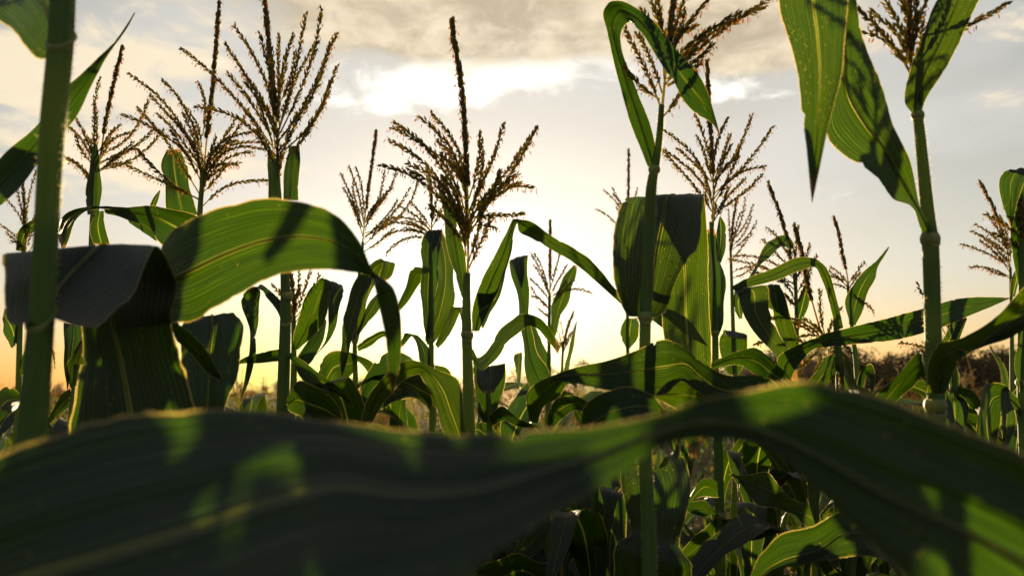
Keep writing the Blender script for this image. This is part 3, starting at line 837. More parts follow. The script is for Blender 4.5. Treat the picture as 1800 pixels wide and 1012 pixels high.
p = Plant('short corn plant with a dull brown folded leaf standing right below the sun', (862, 735), 1.45)
p.stalk([(858, 690, 8), (860, 735, 10)])
p.leaf([(846, 740, 868, 745, 1.45), (834, 690, 884, 690, 1.45), (832, 655, 889, 645, 1.46), (834, 645, 888, 640, 1.44, .04), (838, 668, 886, 664, 1.42), (850, 690, 870, 690, 1.41)], M_LEAF, tw=.08, rib=.0014)
p.leaf([(860, 730, 866, 745, 1.45), (884, 715, 886, 740, 1.4), (915, 735, 910, 748, 1.36), (940, 750, 940, 756, 1.33)], M_LEAF3, tw=.07, rib=.001)
p.leaf([(850, 725, 856, 740, 1.42), (838, 706, 840, 735, 1.38), (842, 740, 850, 760, 1.35)], M_LEAF3, tw=.05, rib=.001)
p.low_leaves(5, .3, 1.3)

p = Plant('corn plant with a tall grey tipped strap leaf right of the sun', (962, 760), 1.55)
p.stalk([(964, 690, 8), (962, 760, 10)])
p.leaf([(944, 706, 970, 660, 1.55), (926, 665, 950, 630, 1.56), (917, 600, 936, 590, 1.57), (911, 530, 930, 530, 1.58), (900, 480, 927, 480, 1.59), (893, 458, 926, 447, 1.60), (897, 456, 924, 452, 1.58, .03), (906, 480, 921, 478, 1.57), (916, 506, 918, 506, 1.565)], M_LEAF, tw=.06, rib=.0016)
p.leaf([(930, 740, 946, 744, 1.4), (926, 706, 958, 712, 1.38), (940, 680, 984, 690, 1.35), (972, 658, 1000, 675, 1.32), (1010, 662, 1015, 680, 1.3)], M_LEAF2, tw=.08, rib=.0016)
p.leaf([(906, 640, 912, 690, 1.62), (904, 625, 920, 640, 1.63), (905, 622, 918, 618, 1.64)], M_LEAF, tw=.05, rib=0)
p.leaf([(960, 740, 966, 760, 1.5), (975, 705, 985, 740, 1.45), (1010, 695, 1012, 720, 1.4), (1040, 712, 1036, 730, 1.36)], M_LEAF3, tw=.08, rib=.001)
p.low_leaves(5, .3, 1.3)

p = Plant('thin corn plant with a narrow straight tassel and speckled leaf, centre right', (966, 700), 2.15)
p.stalk([(966, 520, 5), (965, 600, 6), (966, 700, 8)])
p.tassel([(966, 560), (967, 480), (967, 420), (967, 388)],
         [(966, 520, 932, 446, .03), (966, 515, 940, 445, .03), (966, 530, 932, 490, .05), (967, 510, 985, 440, -.02), (967, 520, 996, 465, -.03), (967, 530, 1038, 514, .14), (966, 545, 935, 520, .05), (967, 540, 1010, 490, .0), (966, 560, 944, 540, .04)], dens=.8)
p.leaf([(966, 600, 972, 602, 2.15), (968, 560, 984, 562, 2.15), (976, 520, 1000, 528, 2.16), (992, 485, 1010, 492, 2.17), (1008, 465, 1014, 468, 2.18)], M_LEAF2, tw=.06, rib=.001)
p.leaf([(958, 690, 968, 690, 2.15), (944, 640, 966, 640, 2.15), (936, 590, 950, 590, 2.16), (930, 565, 934, 565, 2.17)], M_LEAF, tw=.05, rib=.001)
p.low_leaves(5, .35, 1.4)

p = Plant('little corn plant with a short tassel leaning against the white sky, centre right', (986, 720), 2.7)
p.stalk([(990, 600, 4), (988, 650, 5), (986, 720, 6)])
p.tassel([(988, 630), (992, 600), (1000, 570), (1008, 548)],
         [(989, 620, 974, 572, .03), (990, 615, 984, 566, .02), (991, 610, 1000, 562, .0), (990, 620, 972, 590, .04), (991, 618, 1012, 570, -.02)], dens=.7)
p.leaf([(988, 670, 994, 672, 2.7), (998, 620, 1006, 624, 2.7), (1010, 575, 1013, 577, 2.7), (1013, 562, 1014, 563, 2.7)], M_LEAF2, tw=.05, rib=0)
p.low_leaves(4, .35, 1.3)

# --- the large clear plant right of the middle
p = Plant('large sharp corn plant right of the middle with a broad grey leaf behind its stalk', (1141, 1000), 1.03)
p.stalk([(1163, 185, 10), (1159, 240, 12), (1152, 290, 15), (1146, 320, 18), (1141, 400, 21), (1136, 520, 21), (1134, 570, 20), (1133, 660, 21), (1133, 780, 22), (1139, 900, 24), (1142, 1005, 26)],
        nodes=[(1150, 298, 19), (1134, 556, 23)], hairs=2600, seg=22)
p.tassel([(1160, 230), (1166, 170), (1174, 90), (1184, 0), (1192, -90)],
         [(1162, 190, 1092, 36, .03), (1160, 175, 1100, 116, -.06), (1164, 165, 1120, 60, .03), (1172, 130, 1340, 14, .05), (1172, 140, 1360, -6, .03), (1170, 120, 1298, 20, .06), (1174, 100, 1260, -20, .02), (1176, 90, 1216, -40, .0),
          (1166, 205, 1204, 150, -.03), (1168, 150, 1235, 60, -.03), (1172, 110, 1130, -30, .03), (1172, 100, 1150, -40, .02), (1174, 120, 1205, 20, .0), (1168, 140, 1128, 20, .03), (1176, 130, 1250, 80, -.05), (1175, 80, 1200, -60, .0), (1172, 150, 1224, 120, -.02)], size=1.05)
broad = p.leaf([(1118, 556, 1134, 558, 1150, 555, 1.02, 1.06, 1.02), (1104, 552, 1140, 540, 1168, 549, 1.02, 1.07, 1.025), (1083, 505, 1147, 500, 1186, 500, 1.03, 1.08, 1.04), (1077, 445, 1155, 440, 1209, 456, 1.05, 1.10, 1.05), (1084, 390, 1166, 385, 1229, 425, 1.08, 1.12, 1.06), (1100, 347, 1174, 345, 1236, 346, 1.11, 1.14, 1.11),
        (1122, 350, 1190, 344, 1239, 346, 1.15, 1.16, 1.15), (1150, 410, 1200, 400, 1243, 420, 1.18, 1.18, 1.18), (1162, 490, 1204, 490, 1245, 490, 1.19, 1.185, 1.19), (1164, 560, 1206, 560, 1247, 560, 1.19, 1.185, 1.19), (1172, 630, 1212, 640, 1250, 640, 1.19, 1.185, 1.19), (1190, 720, 1216, 725, 1244, 720, 1.18, 1.18, 1.18), (1212, 800, 1220, 805, 1228, 800, 1.17, 1.17, 1.17)],
       M_LEAF2, nu=20, nv=110, rib=.0024, ripple=.0012, hair=.0014, collar=(1135, 556, 22), label='broad leaf, grey in front and glowing green behind its straight crease')
p.leaf([(1138, 293, 1160, 292, 1.03), (1108, 214, 1142, 218, 1.02), (1084, 130, 1112, 140, 1.01), (1067, 52, 1092, 84, 1.0), (1062, 22, 1090, 60, .995), (1071, 3, 1104, 40, .985, .02), (1100, 4, 1124, 54, .975), (1142, 32, 1152, 96, .965), (1174, 67, 1178, 136, .96), (1206, 103, 1200, 176, .96), (1234, 148, 1228, 202, .965), (1252, 190, 1250, 216, .97), (1267, 240, 1266, 241, .975)],
       M_LEAF3, nu=14, nv=100, rib=.002, collar=(1150, 297, 18), label='top leaf bent over like a hook')
level = p.leaf([(962, 664, 966, 668, 1.0), (1010, 646, 1006, 672, .99), (1074, 632, 1062, 684, .98), (1123, 613, 1118, 690, .985), (1172, 597, 1170, 692, 1.0, .02), (1210, 614, 1200, 668, .985, .03), (1240, 640, 1222, 684, .97, .03), (1275, 660, 1250, 706, .96, .02), (1320, 658, 1290, 716, .95), (1356, 668, 1340, 700, .95), (1390, 720, 1370, 730, .95)],
       M_LEAF3, nu=16, nv=100, rib=.0022, ripple=.003, crinkle=.001, label='level wavy grey blade crossing the stalk')
p.leaf([(1140, 690, 1150, 700, 1.05), (1180, 668, 1190, 716, 1.04), (1215, 664, 1225, 726, 1.05), (1250, 690, 1255, 722, 1.06)], M_LEAF2, tw=.08, rib=.0014)
hunched = p.leaf([(1016, 760, 1034, 800, .93), (1034, 708, 1058, 776, .90), (1075, 685, 1096, 756, .88), (1112, 680, 1128, 748, .88), (1146, 694, 1150, 740, .89), (1176, 735, 1172, 755, .90)], M_LEAF3, nu=14, rib=.002, label='dark hunched blade just above the blurred leaf')
p.leaf([(1098, 806, 1136, 830, 1200, 800, 1.14, 1.10, 1.14), (1091, 838, 1140, 850, 1214, 836, 1.12, 1.08, 1.12), (1100, 892, 1142, 900, 1208, 896, 1.10, 1.075, 1.10), (1109, 936, 1142, 950, 1194, 960, 1.085, 1.07, 1.085), (1082, 957, 1142, 985, 1214, 988, 1.04, 1.065, 1.04), (1080, 1000, 1143, 1030, 1216, 1020, 1.05, 1.07, 1.05), (1084, 1080, 1143, 1090, 1210, 1090, 1.07, 1.08, 1.07), (1110, 1180, 1143, 1180, 1180, 1180, 1.08, 1.08, 1.08)],
       M_LEAF, nu=18, nv=90, rib=.002, ripple=.002, hair=.0014, label='butterfly shaped wavy blade hanging behind the stalk')
p.low_leaves(3, .3, .9)

# --- plant with the clear tassel behind it
p = Plant('corn plant with an airy tassel and tight upright leaf, behind the broad grey leaf', (1262, 780), 1.5)
p.stalk([(1250, 390, 7), (1252, 450, 8), (1257, 590, 11), (1258, 700, 14), (1262, 780, 16), (1266, 1000, 17)], nodes=[(1257, 585, 13), (1264, 905, 19)], hairs=900)
p.tassel([(1252, 410), (1254, 360), (1252, 280), (1246, 190), (1243, 108)],
         [(1250, 340, 1168, 228, .06), (1250, 350, 1165, 262, .07), (1250, 370, 1164, 266, .03), (1250, 320, 1190, 262, .05), (1252, 300, 1220, 202, .03), (1252, 320, 1226, 240, .03), (1254, 320, 1322, 202, -.05), (1255, 340, 1358, 224, -.05),
          (1255, 350, 1345, 294, .10), (1256, 375, 1340, 306, -.04), (1254, 310, 1284, 236, -.02), (1253, 370, 1232, 300, .03), (1255, 360, 1300, 260, -.02), (1254, 390, 1280, 330, -.01)])
p.leaf([(1250, 590, 1262, 590, 1.5), (1242, 550, 1273, 550, 1.5), (1240, 500, 1276, 500, 1.49), (1241, 450, 1268, 455, 1.49), (1241, 404, 1254, 402, 1.49)], M_LEAF, tw=.07, rib=.0012)
p.leaf([(1256, 460, 1266, 462, 1.52), (1257, 430, 1276, 430, 1.52), (1260, 395, 1274, 395, 1.53), (1264, 382, 1266, 380, 1.54)], M_LEAF, tw=.05, rib=0)
p.leaf([(1262, 905, 1270, 912, 1.49), (1240, 880, 1252, 905, 1.46), (1222, 880, 1232, 906, 1.44), (1205, 895, 1206, 898, 1.42)], M_LEAF3, tw=.06, rib=.001)
p.leaf([(1260, 900, 1264, 915, 1.5), (1240, 930, 1250, 950, 1.47), (1212, 950, 1222, 985, 1.44), (1190, 985, 1194, 990, 1.42)], M_LEAF2, tw=.06, rib=.001)
p.leaf([(1268, 910, 1272, 925, 1.5), (1300, 915, 1302, 945, 1.46), (1340, 928, 1335, 946, 1.42), (1372, 932, 1371, 936, 1.4)], M_LEAF3, tw=.06, rib=.001)
p.low_leaves(4, .3, 1.1)

p = Plant('corn plant with a feathery brownish tassel just right of the airy one', (1300, 760), 2.2)
p.stalk([(1284, 430, 4), (1288, 560, 7), (1294, 760, 9), (1288, 1000, 11)])
p.tassel([(1284, 470), (1286, 420), (1290, 380), (1296, 345)],
         [(1284, 430, 1310, 348, -.02), (1285, 425, 1324, 360, -.03), (1285, 440, 1330, 390, -.03), (1284, 450, 1302, 372, .0), (1284, 460, 1322, 410, -.02), (1286, 455, 1280, 370, .0), (1285, 480, 1345, 470, .08)], dens=.7)
p.leaf([(1278, 655, 1298, 660, 2.2), (1266, 620, 1312, 625, 2.2), (1266, 590, 1314, 592, 2.2), (1272, 578, 1312, 586, 2.19, .05), (1276, 592, 1312, 598, 2.17)], M_LEAF, tw=.08, rib=.001)
p.leaf([(1300, 560, 1306, 560, 2.2), (1288, 530, 1308, 535, 2.2), (1296, 500, 1318, 510, 2.21), (1308, 490, 1312, 492, 2.22)], M_LEAF2, tw=.05, rib=0)
p.leaf([(1272, 835, 1292, 832, 1.35), (1320, 834, 1308, 860, 1.34), (1348, 829, 1333, 887, 1.33), (1366, 848, 1362, 892, 1.33), (1378, 868, 1392, 902, 1.33, .03), (1402, 881, 1410, 918, 1.33), (1430, 890, 1424, 932, 1.33), (1452, 930, 1440, 955, 1.33)],
       M_LEAF2, nu=14, rib=.0018, hair=.0016, label='wavy lance shaped blade catching light on its rim')
p.leaf([(1260, 845, 1262, 872, 1.4), (1240, 838, 1236, 872, 1.38), (1215, 865, 1212, 892, 1.36), (1190, 905, 1191, 908, 1.35)], M_LEAF2, tw=.06, rib=.001)
p.low_leaves(6, .3, 1.45)

p = Plant('small corn plant showing one cupped golden rimmed leaf above the level grey blade', (1102, 700), 2.5)
p.stalk([(1104, 580, 4), (1103, 625, 6), (1102, 700, 7)])
p.leaf([(1100, 612, 1107, 612, 2.5), (1092, 595, 1118, 596, 2.5), (1091, 575, 1124, 574, 2.5), (1098, 560, 1122, 558, 2.51)], M_LEAF2, tw=.07, rib=.001)
p.tassel([(1102, 420), (1104, 360), (1105, 310), (1105, 262)],
         [(1102, 420, 1048, 368, .04), (1102, 400, 1062, 334, .04), (1103, 395, 1076, 330, .03), (1103, 400, 1088, 360, .02), (1104, 390, 1120, 330, .0)], dens=.8)
p.stalk([(1102, 415, 4), (1103, 500, 5), (1103, 580, 6)])
p.low_leaves(5, .35, 1.4)

# --- tangle right of the middle
p = Plant('corn plant with a strap leaf looped over a leaning broken dark tassel spike', (1478, 720), 1.5)
p.stalk([(1468, 560, 8), (1474, 620, 12), (1478, 720, 15)])
p.leaf([(1470, 580, 1482, 576, 1.5), (1458, 530, 1470, 522, 1.49), (1446, 495, 1456, 480, 1.48), (1434, 470, 1440, 458, 1.46), (1410, 474, 1408, 452, 1.44), (1365, 492, 1349, 476, 1.41), (1318, 504, 1308, 492, 1.39), (1292, 510, 1286, 506, 1.38), (1296, 514, 1300, 506, 1.37, .04),
        (1298, 520, 1345, 500, 1.365), (1308, 556, 1350, 545, 1.36), (1335, 595, 1372, 590, 1.35), (1362, 625, 1392, 622, 1.345), (1392, 670, 1404, 668, 1.34)], M_LEAF2, nu=14, nv=110, rib=.0014, label='strap leaf creased over and hanging')
p.leaf([(1352, 540, 1384, 560, 1.42), (1346, 500, 1370, 500, 1.41), (1360, 560, 1400, 590, 1.43), (1380, 620, 1412, 640, 1.44)], M_LEAF2, tw=.05, rib=.001)
p.tassel([(1448, 600), (1436, 560), (1420, 500), (1408, 440), (1396, 396)],
         [(1450, 590, 1412, 560, .05), (1448, 600, 1382, 560, .08), (1446, 600, 1322, 562, .08), (1444, 612, 1326, 606, .06), (1452, 610, 1388, 680, .05), (1455, 612, 1452, 680, .0), (1458, 610, 1490, 636, .1), (1460, 600, 1496, 620, .1), (1450, 600, 1478, 540, .0),
          (1452, 610, 1420, 690, .02), (1456, 612, 1480, 680, .0), (1450, 590, 1440, 510, .0)], anth=.4)
p.leaf([(1466, 620, 1470, 650, 1.48), (1440, 640, 1446, 690, 1.45), (1410, 690, 1425, 730, 1.42), (1400, 760, 1410, 770, 1.4)], M_LEAF2, tw=.08, rib=.0014)
p.leaf([(1484, 630, 1486, 660, 1.5), (1500, 655, 1492, 690, 1.48), (1512, 700, 1500, 730, 1.46), (1516, 750, 1512, 760, 1.45)], M_LEAF2, tw=.06, rib=.001)
p.leaf([(1398, 690, 1404, 706, 1.3), (1366, 634, 1392, 664, 1.3), (1400, 608, 1428, 614, 1.28), (1440, 590, 1450, 610, 1.26), (1500, 574, 1510, 604, 1.24), (1565, 558, 1576, 597, 1.22), (1630, 540, 1640, 580, 1.22), (1690, 524, 1700, 556, 1.24), (1735, 522, 1740, 540, 1.27), (1774, 523, 1774, 525, 1.30)],
       M_LEAF, nu=14, nv=100, rib=.002, ripple=.0018, label='long level blade running behind the right stalk')
p.leaf([(1240, 640, 1246, 652, 1.22), (1296, 618, 1302, 640, 1.21), (1334, 610, 1330, 660, 1.20), (1366, 636, 1345, 672, 1.19), (1394, 672, 1380, 684, 1.18), (1420, 720, 1410, 725, 1.17)], M_LEAF3, tw=.08, rib=.0016)
p.leaf([(1408, 780, 1418, 778, 1.12), (1414, 812, 1440, 812, 1.11), (1418, 850, 1443, 850, 1.11), (1427, 895, 1442, 892, 1.11), (1437, 936, 1438, 936, 1.11)], M_LEAF2, tw=.05, rib=.001)
p.low_leaves(5, .3, 1.25)

p = Plant('corn plant with a ragged tassel and small arched leaf behind the looped strap leaf', (1404, 720), 1.85)
p.stalk([(1398, 470, 5), (1400, 560, 7), (1404, 720, 9)])
p.tassel([(1400, 560), (1396, 500), (1386, 430), (1372, 380), (1350, 320)],
         [(1396, 490, 1290, 448, .06), (1396, 500, 1282, 455, .08), (1396, 480, 1340, 422, .03), (1397, 470, 1350, 400, .02), (1398, 490, 1424, 430, -.02), (1398, 480, 1404, 396, .0), (1397, 510, 1342, 470, .05), (1398, 530, 1360, 480, .03), (1398, 520, 1436, 450, -.03), (1400, 540, 1354, 500, .04), (1399, 540, 1424, 480, -.01)], dens=.9)
p.leaf([(1390, 440, 1396, 430, 1.84), (1374, 434, 1382, 414, 1.83), (1348, 456, 1352, 422, 1.82), (1328, 478, 1334, 458, 1.81), (1316, 490, 1318, 484, 1.80)], M_LEAF2, tw=.06, rib=.001)
p.leaf([(1392, 580, 1404, 580, 1.86), (1400, 540, 1418, 545, 1.86), (1412, 500, 1424, 505, 1.86), (1420, 470, 1422, 470, 1.87)], M_LEAF, tw=.05, rib=0)
p.low_leaves(5, .3, 1.4)

p = Plant('corn plant with a thin crossed tassel and one blade curving up to a point', (1508, 720), 1.9)
p.stalk([(1490, 500, 5), (1498, 580, 7), (1506, 650, 9), (1508, 720, 10)], nodes=[(1507, 690, 12)])
p.tassel([(1492, 530), (1490, 490), (1482, 450), (1474, 410), (1466, 382)],
         [(1490, 500, 1520, 460, -.02), (1490, 495, 1450, 484, .06), (1490, 500, 1460, 470, .04), (1491, 510, 1456, 500, .06), (1492, 520, 1536, 548, .1), (1491, 510, 1512, 480, .0), (1490, 505, 1448, 470, .05)], dens=.8)
p.leaf([(1490, 570, 1506, 572, 1.9), (1488, 530, 1520, 535, 1.9), (1500, 500, 1530, 505, 1.9), (1530, 468, 1542, 474, 1.91), (1562, 433, 1563, 435, 1.92)], M_LEAF, tw=.06, rib=.001)
p.leaf([(1506, 690, 1510, 704, 1.9), (1514, 650, 1528, 660, 1.88), (1530, 640, 1532, 700, 1.86), (1535, 720, 1530, 740, 1.85)], M_LEAF3, tw=.07, rib=.001)
p.leaf([(1500, 690, 1506, 700, 1.9), (1488, 660, 1496, 700, 1.88), (1476, 690, 1488, 730, 1.86)], M_LEAF2, tw=.06, rib=.001)
p.low_leaves(5, .3, 1.4)

# --- the tall clean stalk on the right
p = Plant('tall clean stalk with two great drooping blades near the right edge', (1646, 760), .93)
p.stalk([(1603, 120, 12), (1607, 170, 15), (1613, 205, 17), (1622, 290, 20), (1631, 385, 24), (1635, 424, 27), (1638, 500, 27), (1640, 580, 27), (1644, 680, 28), (1648, 760, 28)],
        nodes=[(1613, 203, 20), (1635, 420, 29), (1644, 712, 32)], hairs=2600, seg=22)
p.leaf([(1622, 408, 1646, 410, .92, .01), (1604, 366, 1620, 366, .90, .03), (1569, 348, 1598, 280, .88), (1541, 312, 1574, 222, .87), (1486, 277, 1553, 158, .86), (1455, 240, 1529, 95, .85), (1462, 170, 1510, 32, .85), (1474, 60, 1500, -40, .845), (1470, -40, 1494, -96, .83), (1430, -90, 1488, -110, .81, .03), (1384, -70, 1488, -80, .785), (1369, 0, 1489, -10, .775), (1386, 62, 1487, 60, .77), (1402, 130, 1480, 120, .77), (1412, 205, 1466, 180, .77), (1419, 280, 1449, 255, .772), (1427, 354, 1428, 356, .775)],
       M_LEAF2, nu=18, nv=140, rib=.0024, ripple=.0014, collar=(1636, 418, 27), label='great blade arching out of frame and hanging to a point')
p.leaf([(1610, 206, 1620, 204, .93, .01), (1592, 184, 1628, 176, .92), (1600, 128, 1648, 140, .91), (1622, 62, 1686, 80, .90), (1648, 0, 1720, 4, .89), (1690, -80, 1760, -60, .89), (1760, -140, 1800, -110, .90), (1850, -150, 1852, -140, .92)],
       M_LEAF2, nu=14, rib=.002, collar=(1613, 203, 19), label='upper blade rising out of the frame')
p.leaf([(1630, 690, 1662, 690, .915), (1632, 640, 1676, 655, .90), (1648, 606, 1690, 632, .885), (1690, 594, 1712, 612, 1725, 610, .87, .89, .875), (1740, 566, 1742, 590, 1765, 598, .86, .885, .86), (1800, 505, 1795, 555, 1802, 580, .85, .88, .85), (1880, 430, 1880, 510, 1890, 545, .84, .87, .84), (1980, 400, 1990, 450, 1995, 480, .84, .86, .84), (2080, 420, 2081, 425, 2082, 430, .84, .84, .84)],
       M_LEAF2, nu=16, nv=90, rib=.002, ripple=.001, hair=.0014, collar=(1645, 714, 30), label='sunlit ribbed blade twisting out to the right')
p.leaf([(1630, 640, 1632, 690, .96), (1616, 620, 1620, 660, .99), (1589, 643, 1594, 686, 1.02), (1560, 672, 1572, 712, 1.05), (1536, 710, 1552, 735, 1.07), (1524, 760, 1530, 764, 1.08)], M_LEAF3, tw=.06, rib=.0014)
p.leaf([(1540, 930, 1560, 990, .96), (1505, 898, 1530, 978, .94), (1472, 900, 1486, 980, .93), (1436, 920, 1446, 962, 1440, 986, .93, .94, .91), (1400, 931, 1410, 975, 1405, 994, .92, .93, .90), (1370, 940, 1376, 985, 1386, 996, .91, .92, .90), (1346, 964, 1350, 1000, 1362, 1006, .91, .92, .90), (1332, 985, 1330, 1020, 1340, 1026, .91, .92, .91), (1300, 1060, 1304, 1066, 1306, 1070, .92, .92, .92)],
       M_LEAF3, nu=14, nv=80, rib=.002, hair=.0014, label='rolled dark blade low behind the blurred leaf')
p.tassel([(1607, 190), (1604, 130), (1600, 60), (1598, -20), (1596, -90)],
         [(1602, 132, 1504, 8, .04), (1601, 130, 1518, 56, .08), (1602, 110, 1540, -20, .03), (1604, 100, 1612, -20, .0), (1606, 78, 1770, 6, -.05, .2), (1603, 60, 1560, -40, .02), (1602, 120, 1530, 20, .06), (1604, 60, 1640, -60, -.03), (1603, 90, 1590, -10, .0), (1603, 70, 1575, -30, .02)], anth=.3, size=1.05)
p.low_leaves(3, .3, .9)

# --- right edge
p = Plant('corn plant cut by the right edge with a grey hooded leaf and golden tassel sprigs', (1800, 800), 1.25)
p.stalk([(1797, 420, 9), (1796, 520, 11), (1795, 680, 13), (1799, 800, 14)], nodes=[(1795, 672, 16)])
p.leaf([(1790, 500, 1800, 500, 1.25), (1778, 430, 1800, 440, 1.25), (1770, 350, 1812, 360, 1.25), (1776, 312, 1822, 306, 1.25), (1770, 300, 1818, 292, 1.23, .03), (1754, 318, 1802, 318, 1.215), (1762, 350, 1790, 352, 1.21), (1776, 398, 1778, 400, 1.205)], M_LEAF, nu=14, rib=.0014, crinkle=.0015)
p.tassel([(1800, 470), (1799, 430), (1797, 390), (1794, 350)],
         [(1798, 420, 1732, 376, .04), (1798, 410, 1768, 360, .03), (1798, 400, 1786, 330, .0), (1800, 430, 1840, 360, -.02), (1798, 440, 1748, 410, .05), (1799, 430, 1830, 330, -.02)], size=1.0)
p.leaf([(1790, 690, 1798, 690, 1.24), (1786, 640, 1806, 640, 1.24), (1792, 590, 1812, 590, 1.24), (1806, 560, 1810, 560, 1.24)], M_LEAF2, tw=.04, rib=.001)
p.leaf([(1792, 700, 1796, 740, 1.24), (1764, 676, 1776, 720, 1.2), (1735, 674, 1755, 730, 1.17), (1719, 705, 1752, 770, 1.15), (1722, 760, 1760, 830, 1.14), (1740, 840, 1750, 850, 1.14)], M_LEAF, tw=.09, rib=.0018)
p.leaf([(1739, 608, 1741, 609, 1.22), (1757, 648, 1766, 645, 1.2), (1761, 690, 1778, 690, 1.19), (1759, 740, 1783, 732, 1.18), (1762, 790, 1770, 792, 1.17)], M_LEAF2, tw=.04, rib=.001, label='narrow lit blade with pale torn marks')
p.low_leaves(4, .3, 1.1)

p = Plant('corn plant with a slim leaning golden tassel against the pale sky, far right', (1782, 760), 1.95)
p.stalk([(1776, 470, 4), (1778, 560, 6), (1782, 760, 9)])
p.tassel([(1777, 500), (1774, 460), (1762, 410), (1744, 360), (1721, 318)],
         [(1775, 470, 1690, 430, .05), (1776, 490, 1704, 470, .10), (1774, 450, 1708, 406, .03), (1774, 440, 1714, 394, .02), (1775, 450, 1736, 376, .0), (1776, 450, 1758, 378, .0), (1776, 470, 1730, 420, .03), (1776, 460, 1782, 400, .0)], dens=.85)
p.leaf([(1776, 520, 1784, 522, 1.95), (1780, 490, 1794, 495, 1.95), (1790, 450, 1800, 455, 1.95), (1800, 430, 1802, 432, 1.95)], M_LEAF2, tw=.05, rib=0)
p.low_leaves(6, .35, 1.5)

p = Plant('short sturdy corn stalk with a drooping grey leaf, just right of the tall clean stalk', (1676, 770), 1.6)
p.stalk([(1676, 600, 8), (1676, 680, 13), (1676, 770, 14)])
p.tassel([(1676, 620), (1672, 590), (1668, 570)], [(1675, 610, 1612, 498, .0, .3), (1675, 620, 1690, 560, .0), (1675, 630, 1582, 602, .03, .3)], dens=.8)
p.leaf([(1670, 640, 1682, 640, 1.6), (1662, 700, 1690, 690, 1.58), (1656, 712, 1698, 706, 1.55), (1658, 745, 1698, 745, 1.53), (1664, 800, 1690, 800, 1.52)], M_LEAF, tw=.07, rib=.0012)
p.leaf([(1668, 600, 1676, 620, 1.6), (1684, 545, 1700, 560, 1.6), (1650, 610, 1660, 640, 1.58)], M_LEAF2, rib=0)
p.leaf([(1684, 680, 1686, 700, 1.6), (1712, 690, 1712, 720, 1.58), (1735, 720, 1725, 750, 1.56)], M_LEAF3, tw=.08, rib=.001)
p.low_leaves(5, .3, 1.35)

# --- lower right understory, traced
p = Plant('shaded corn plant with an upright grey green leaf under the blurred blade, lower middle', (1040, 980), 1.45)
p.stalk([(1048, 800, 12), (1044, 900, 14), (1040, 1000, 15)])
p.leaf([(1048, 1080, 1094, 1080, 1.4), (1046, 1005, 1096, 1005, 1.4), (1046, 945, 1098, 950, 1.4), (1058, 905, 1102, 900, 1.41), (1054, 860, 1094, 872, 1.42), (1056, 852, 1090, 862, 1.45, .05)], M_LEAF3, nu=14, tw=.08, rib=.0014)
p.leaf([(1044, 940, 1046, 960, 1.43), (1010, 940, 1012, 975, 1.4), (990, 970, 1004, 990, 1.38), (985, 1030, 1000, 1035, 1.36)], M_LEAF3, tw=.07, rib=.001)
p.leaf([(896, 975, 922, 985, 1.3), (930, 935, 955, 955, 1.33), (962, 910, 975, 925, 1.36), (985, 880, 1000, 886, 1.4), (1004, 868, 1006, 872, 1.42)], M_LEAF2, tw=.06, rib=.0014)
p.leaf([(838, 990, 842, 1030, 1.28), (880, 985, 880, 1040, 1.26), (914, 972, 920, 1030, 1.25), (950, 990, 950, 1040, 1.25), (990, 992, 990, 1050, 1.26)], M_LEAF3, tw=.08, rib=.0014)
p.low_leaves(5, .3, 1.2)

p = Plant('shaded corn plant with broad bluish stem sheath left of the wavy lance leaf', (1368, 900), 2.0)
p.stalk([(1366, 700, 16), (1364, 800, 22), (1362, 900, 22)])
p.leaf([(1378, 790, 1380, 810, 1.95), (1395, 775, 1398, 840, 1.9), (1412, 800, 1400, 860, 1.86), (1408, 850, 1380, 850, 1.85)], M_LEAF3, tw=.08, rib=.001)
p.leaf([(1352, 760, 1358, 790, 1.98), (1330, 780, 1336, 830, 1.94), (1300, 830, 1306, 860, 1.9)], M_LEAF3, tw=.08, rib=.001)
p.leaf([(1372, 820, 1380, 840, 1.96), (1396, 836, 1394, 870, 1.92), (1420, 830, 1418, 850, 1.9)], M_LEAF3, tw=.08, rib=.001)
p.low_leaves(7, .3, 1.5)

# --- the blurred blade right in front of the lens
p = Plant('corn plant whose huge blurred twisted blade sweeps across the whole foreground', (2500, 1500), .44, name='corn_plant')
p.stalk([(2480, 300, 60), (2490, 900, 70), (2500, 1500, 75)])
p.leaf([(2490, 1180, 2500, 1240, 2490, 1320, .44, .46, .44), (2250, 1010, 2270, 1180, 2200, 1330, .42, .43, .41), (2080, 930, 2110, 1150, 1990, 1300, .40, .41, .385), (1950, 868, 1970, 1090, 1860, 1240, .385, .395, .37), (1800, 795, 1830, 1008, 1720, 1130, .37, .38, .355), (1660, 744, 1700, 936, 1590, 1012, .36, .365, .345), (1520, 693, 1550, 866, 1490, 915, .35, .352, .338), (1420, 670, 1450, 810, 1424, 846, .342, .343, .334),
        (1330, 684, 1345, 760, 1345, 786, .337, .336, .331), (1240, 702, 1248, 742, 1255, 772, .333, .331, .329), (1150, 730, 1160, 760, 1172, 782, .330, .327, .327), (1040, 752, 1058, 800, 1085, 838, .338, .325, .314), (920, 758, 960, 830, 1000, 890, .350, .326, .304), (790, 764, 850, 862, 900, 958, .360, .328, .298), (680, 752, 720, 872, 780, 1036, .368, .330, .294), (560, 734, 590, 858, 640, 1100, .372, .334, .292),
        (450, 722, 474, 884, 500, 1150, .374, .338, .294), (330, 722, 352, 926, 380, 1190, .374, .342, .300), (180, 740, 200, 972, 230, 1230, .374, .346, .308), (0, 800, 20, 1024, 60, 1270, .362, .349, .334), (-200, 905, -180, 1110, -150, 1300, .372, .36, .345), (-420, 1080, -415, 1150, -410, 1240, .384, .378, .37), (-560, 1230, -560, 1232, -560, 1234, .392, .392, .392)],
       M_LEAF, nu=36, nv=220, rib=.0030, ripple=.0003, pleat=.0011, hair=.0013, label='huge blurred blade twisted once in the middle')
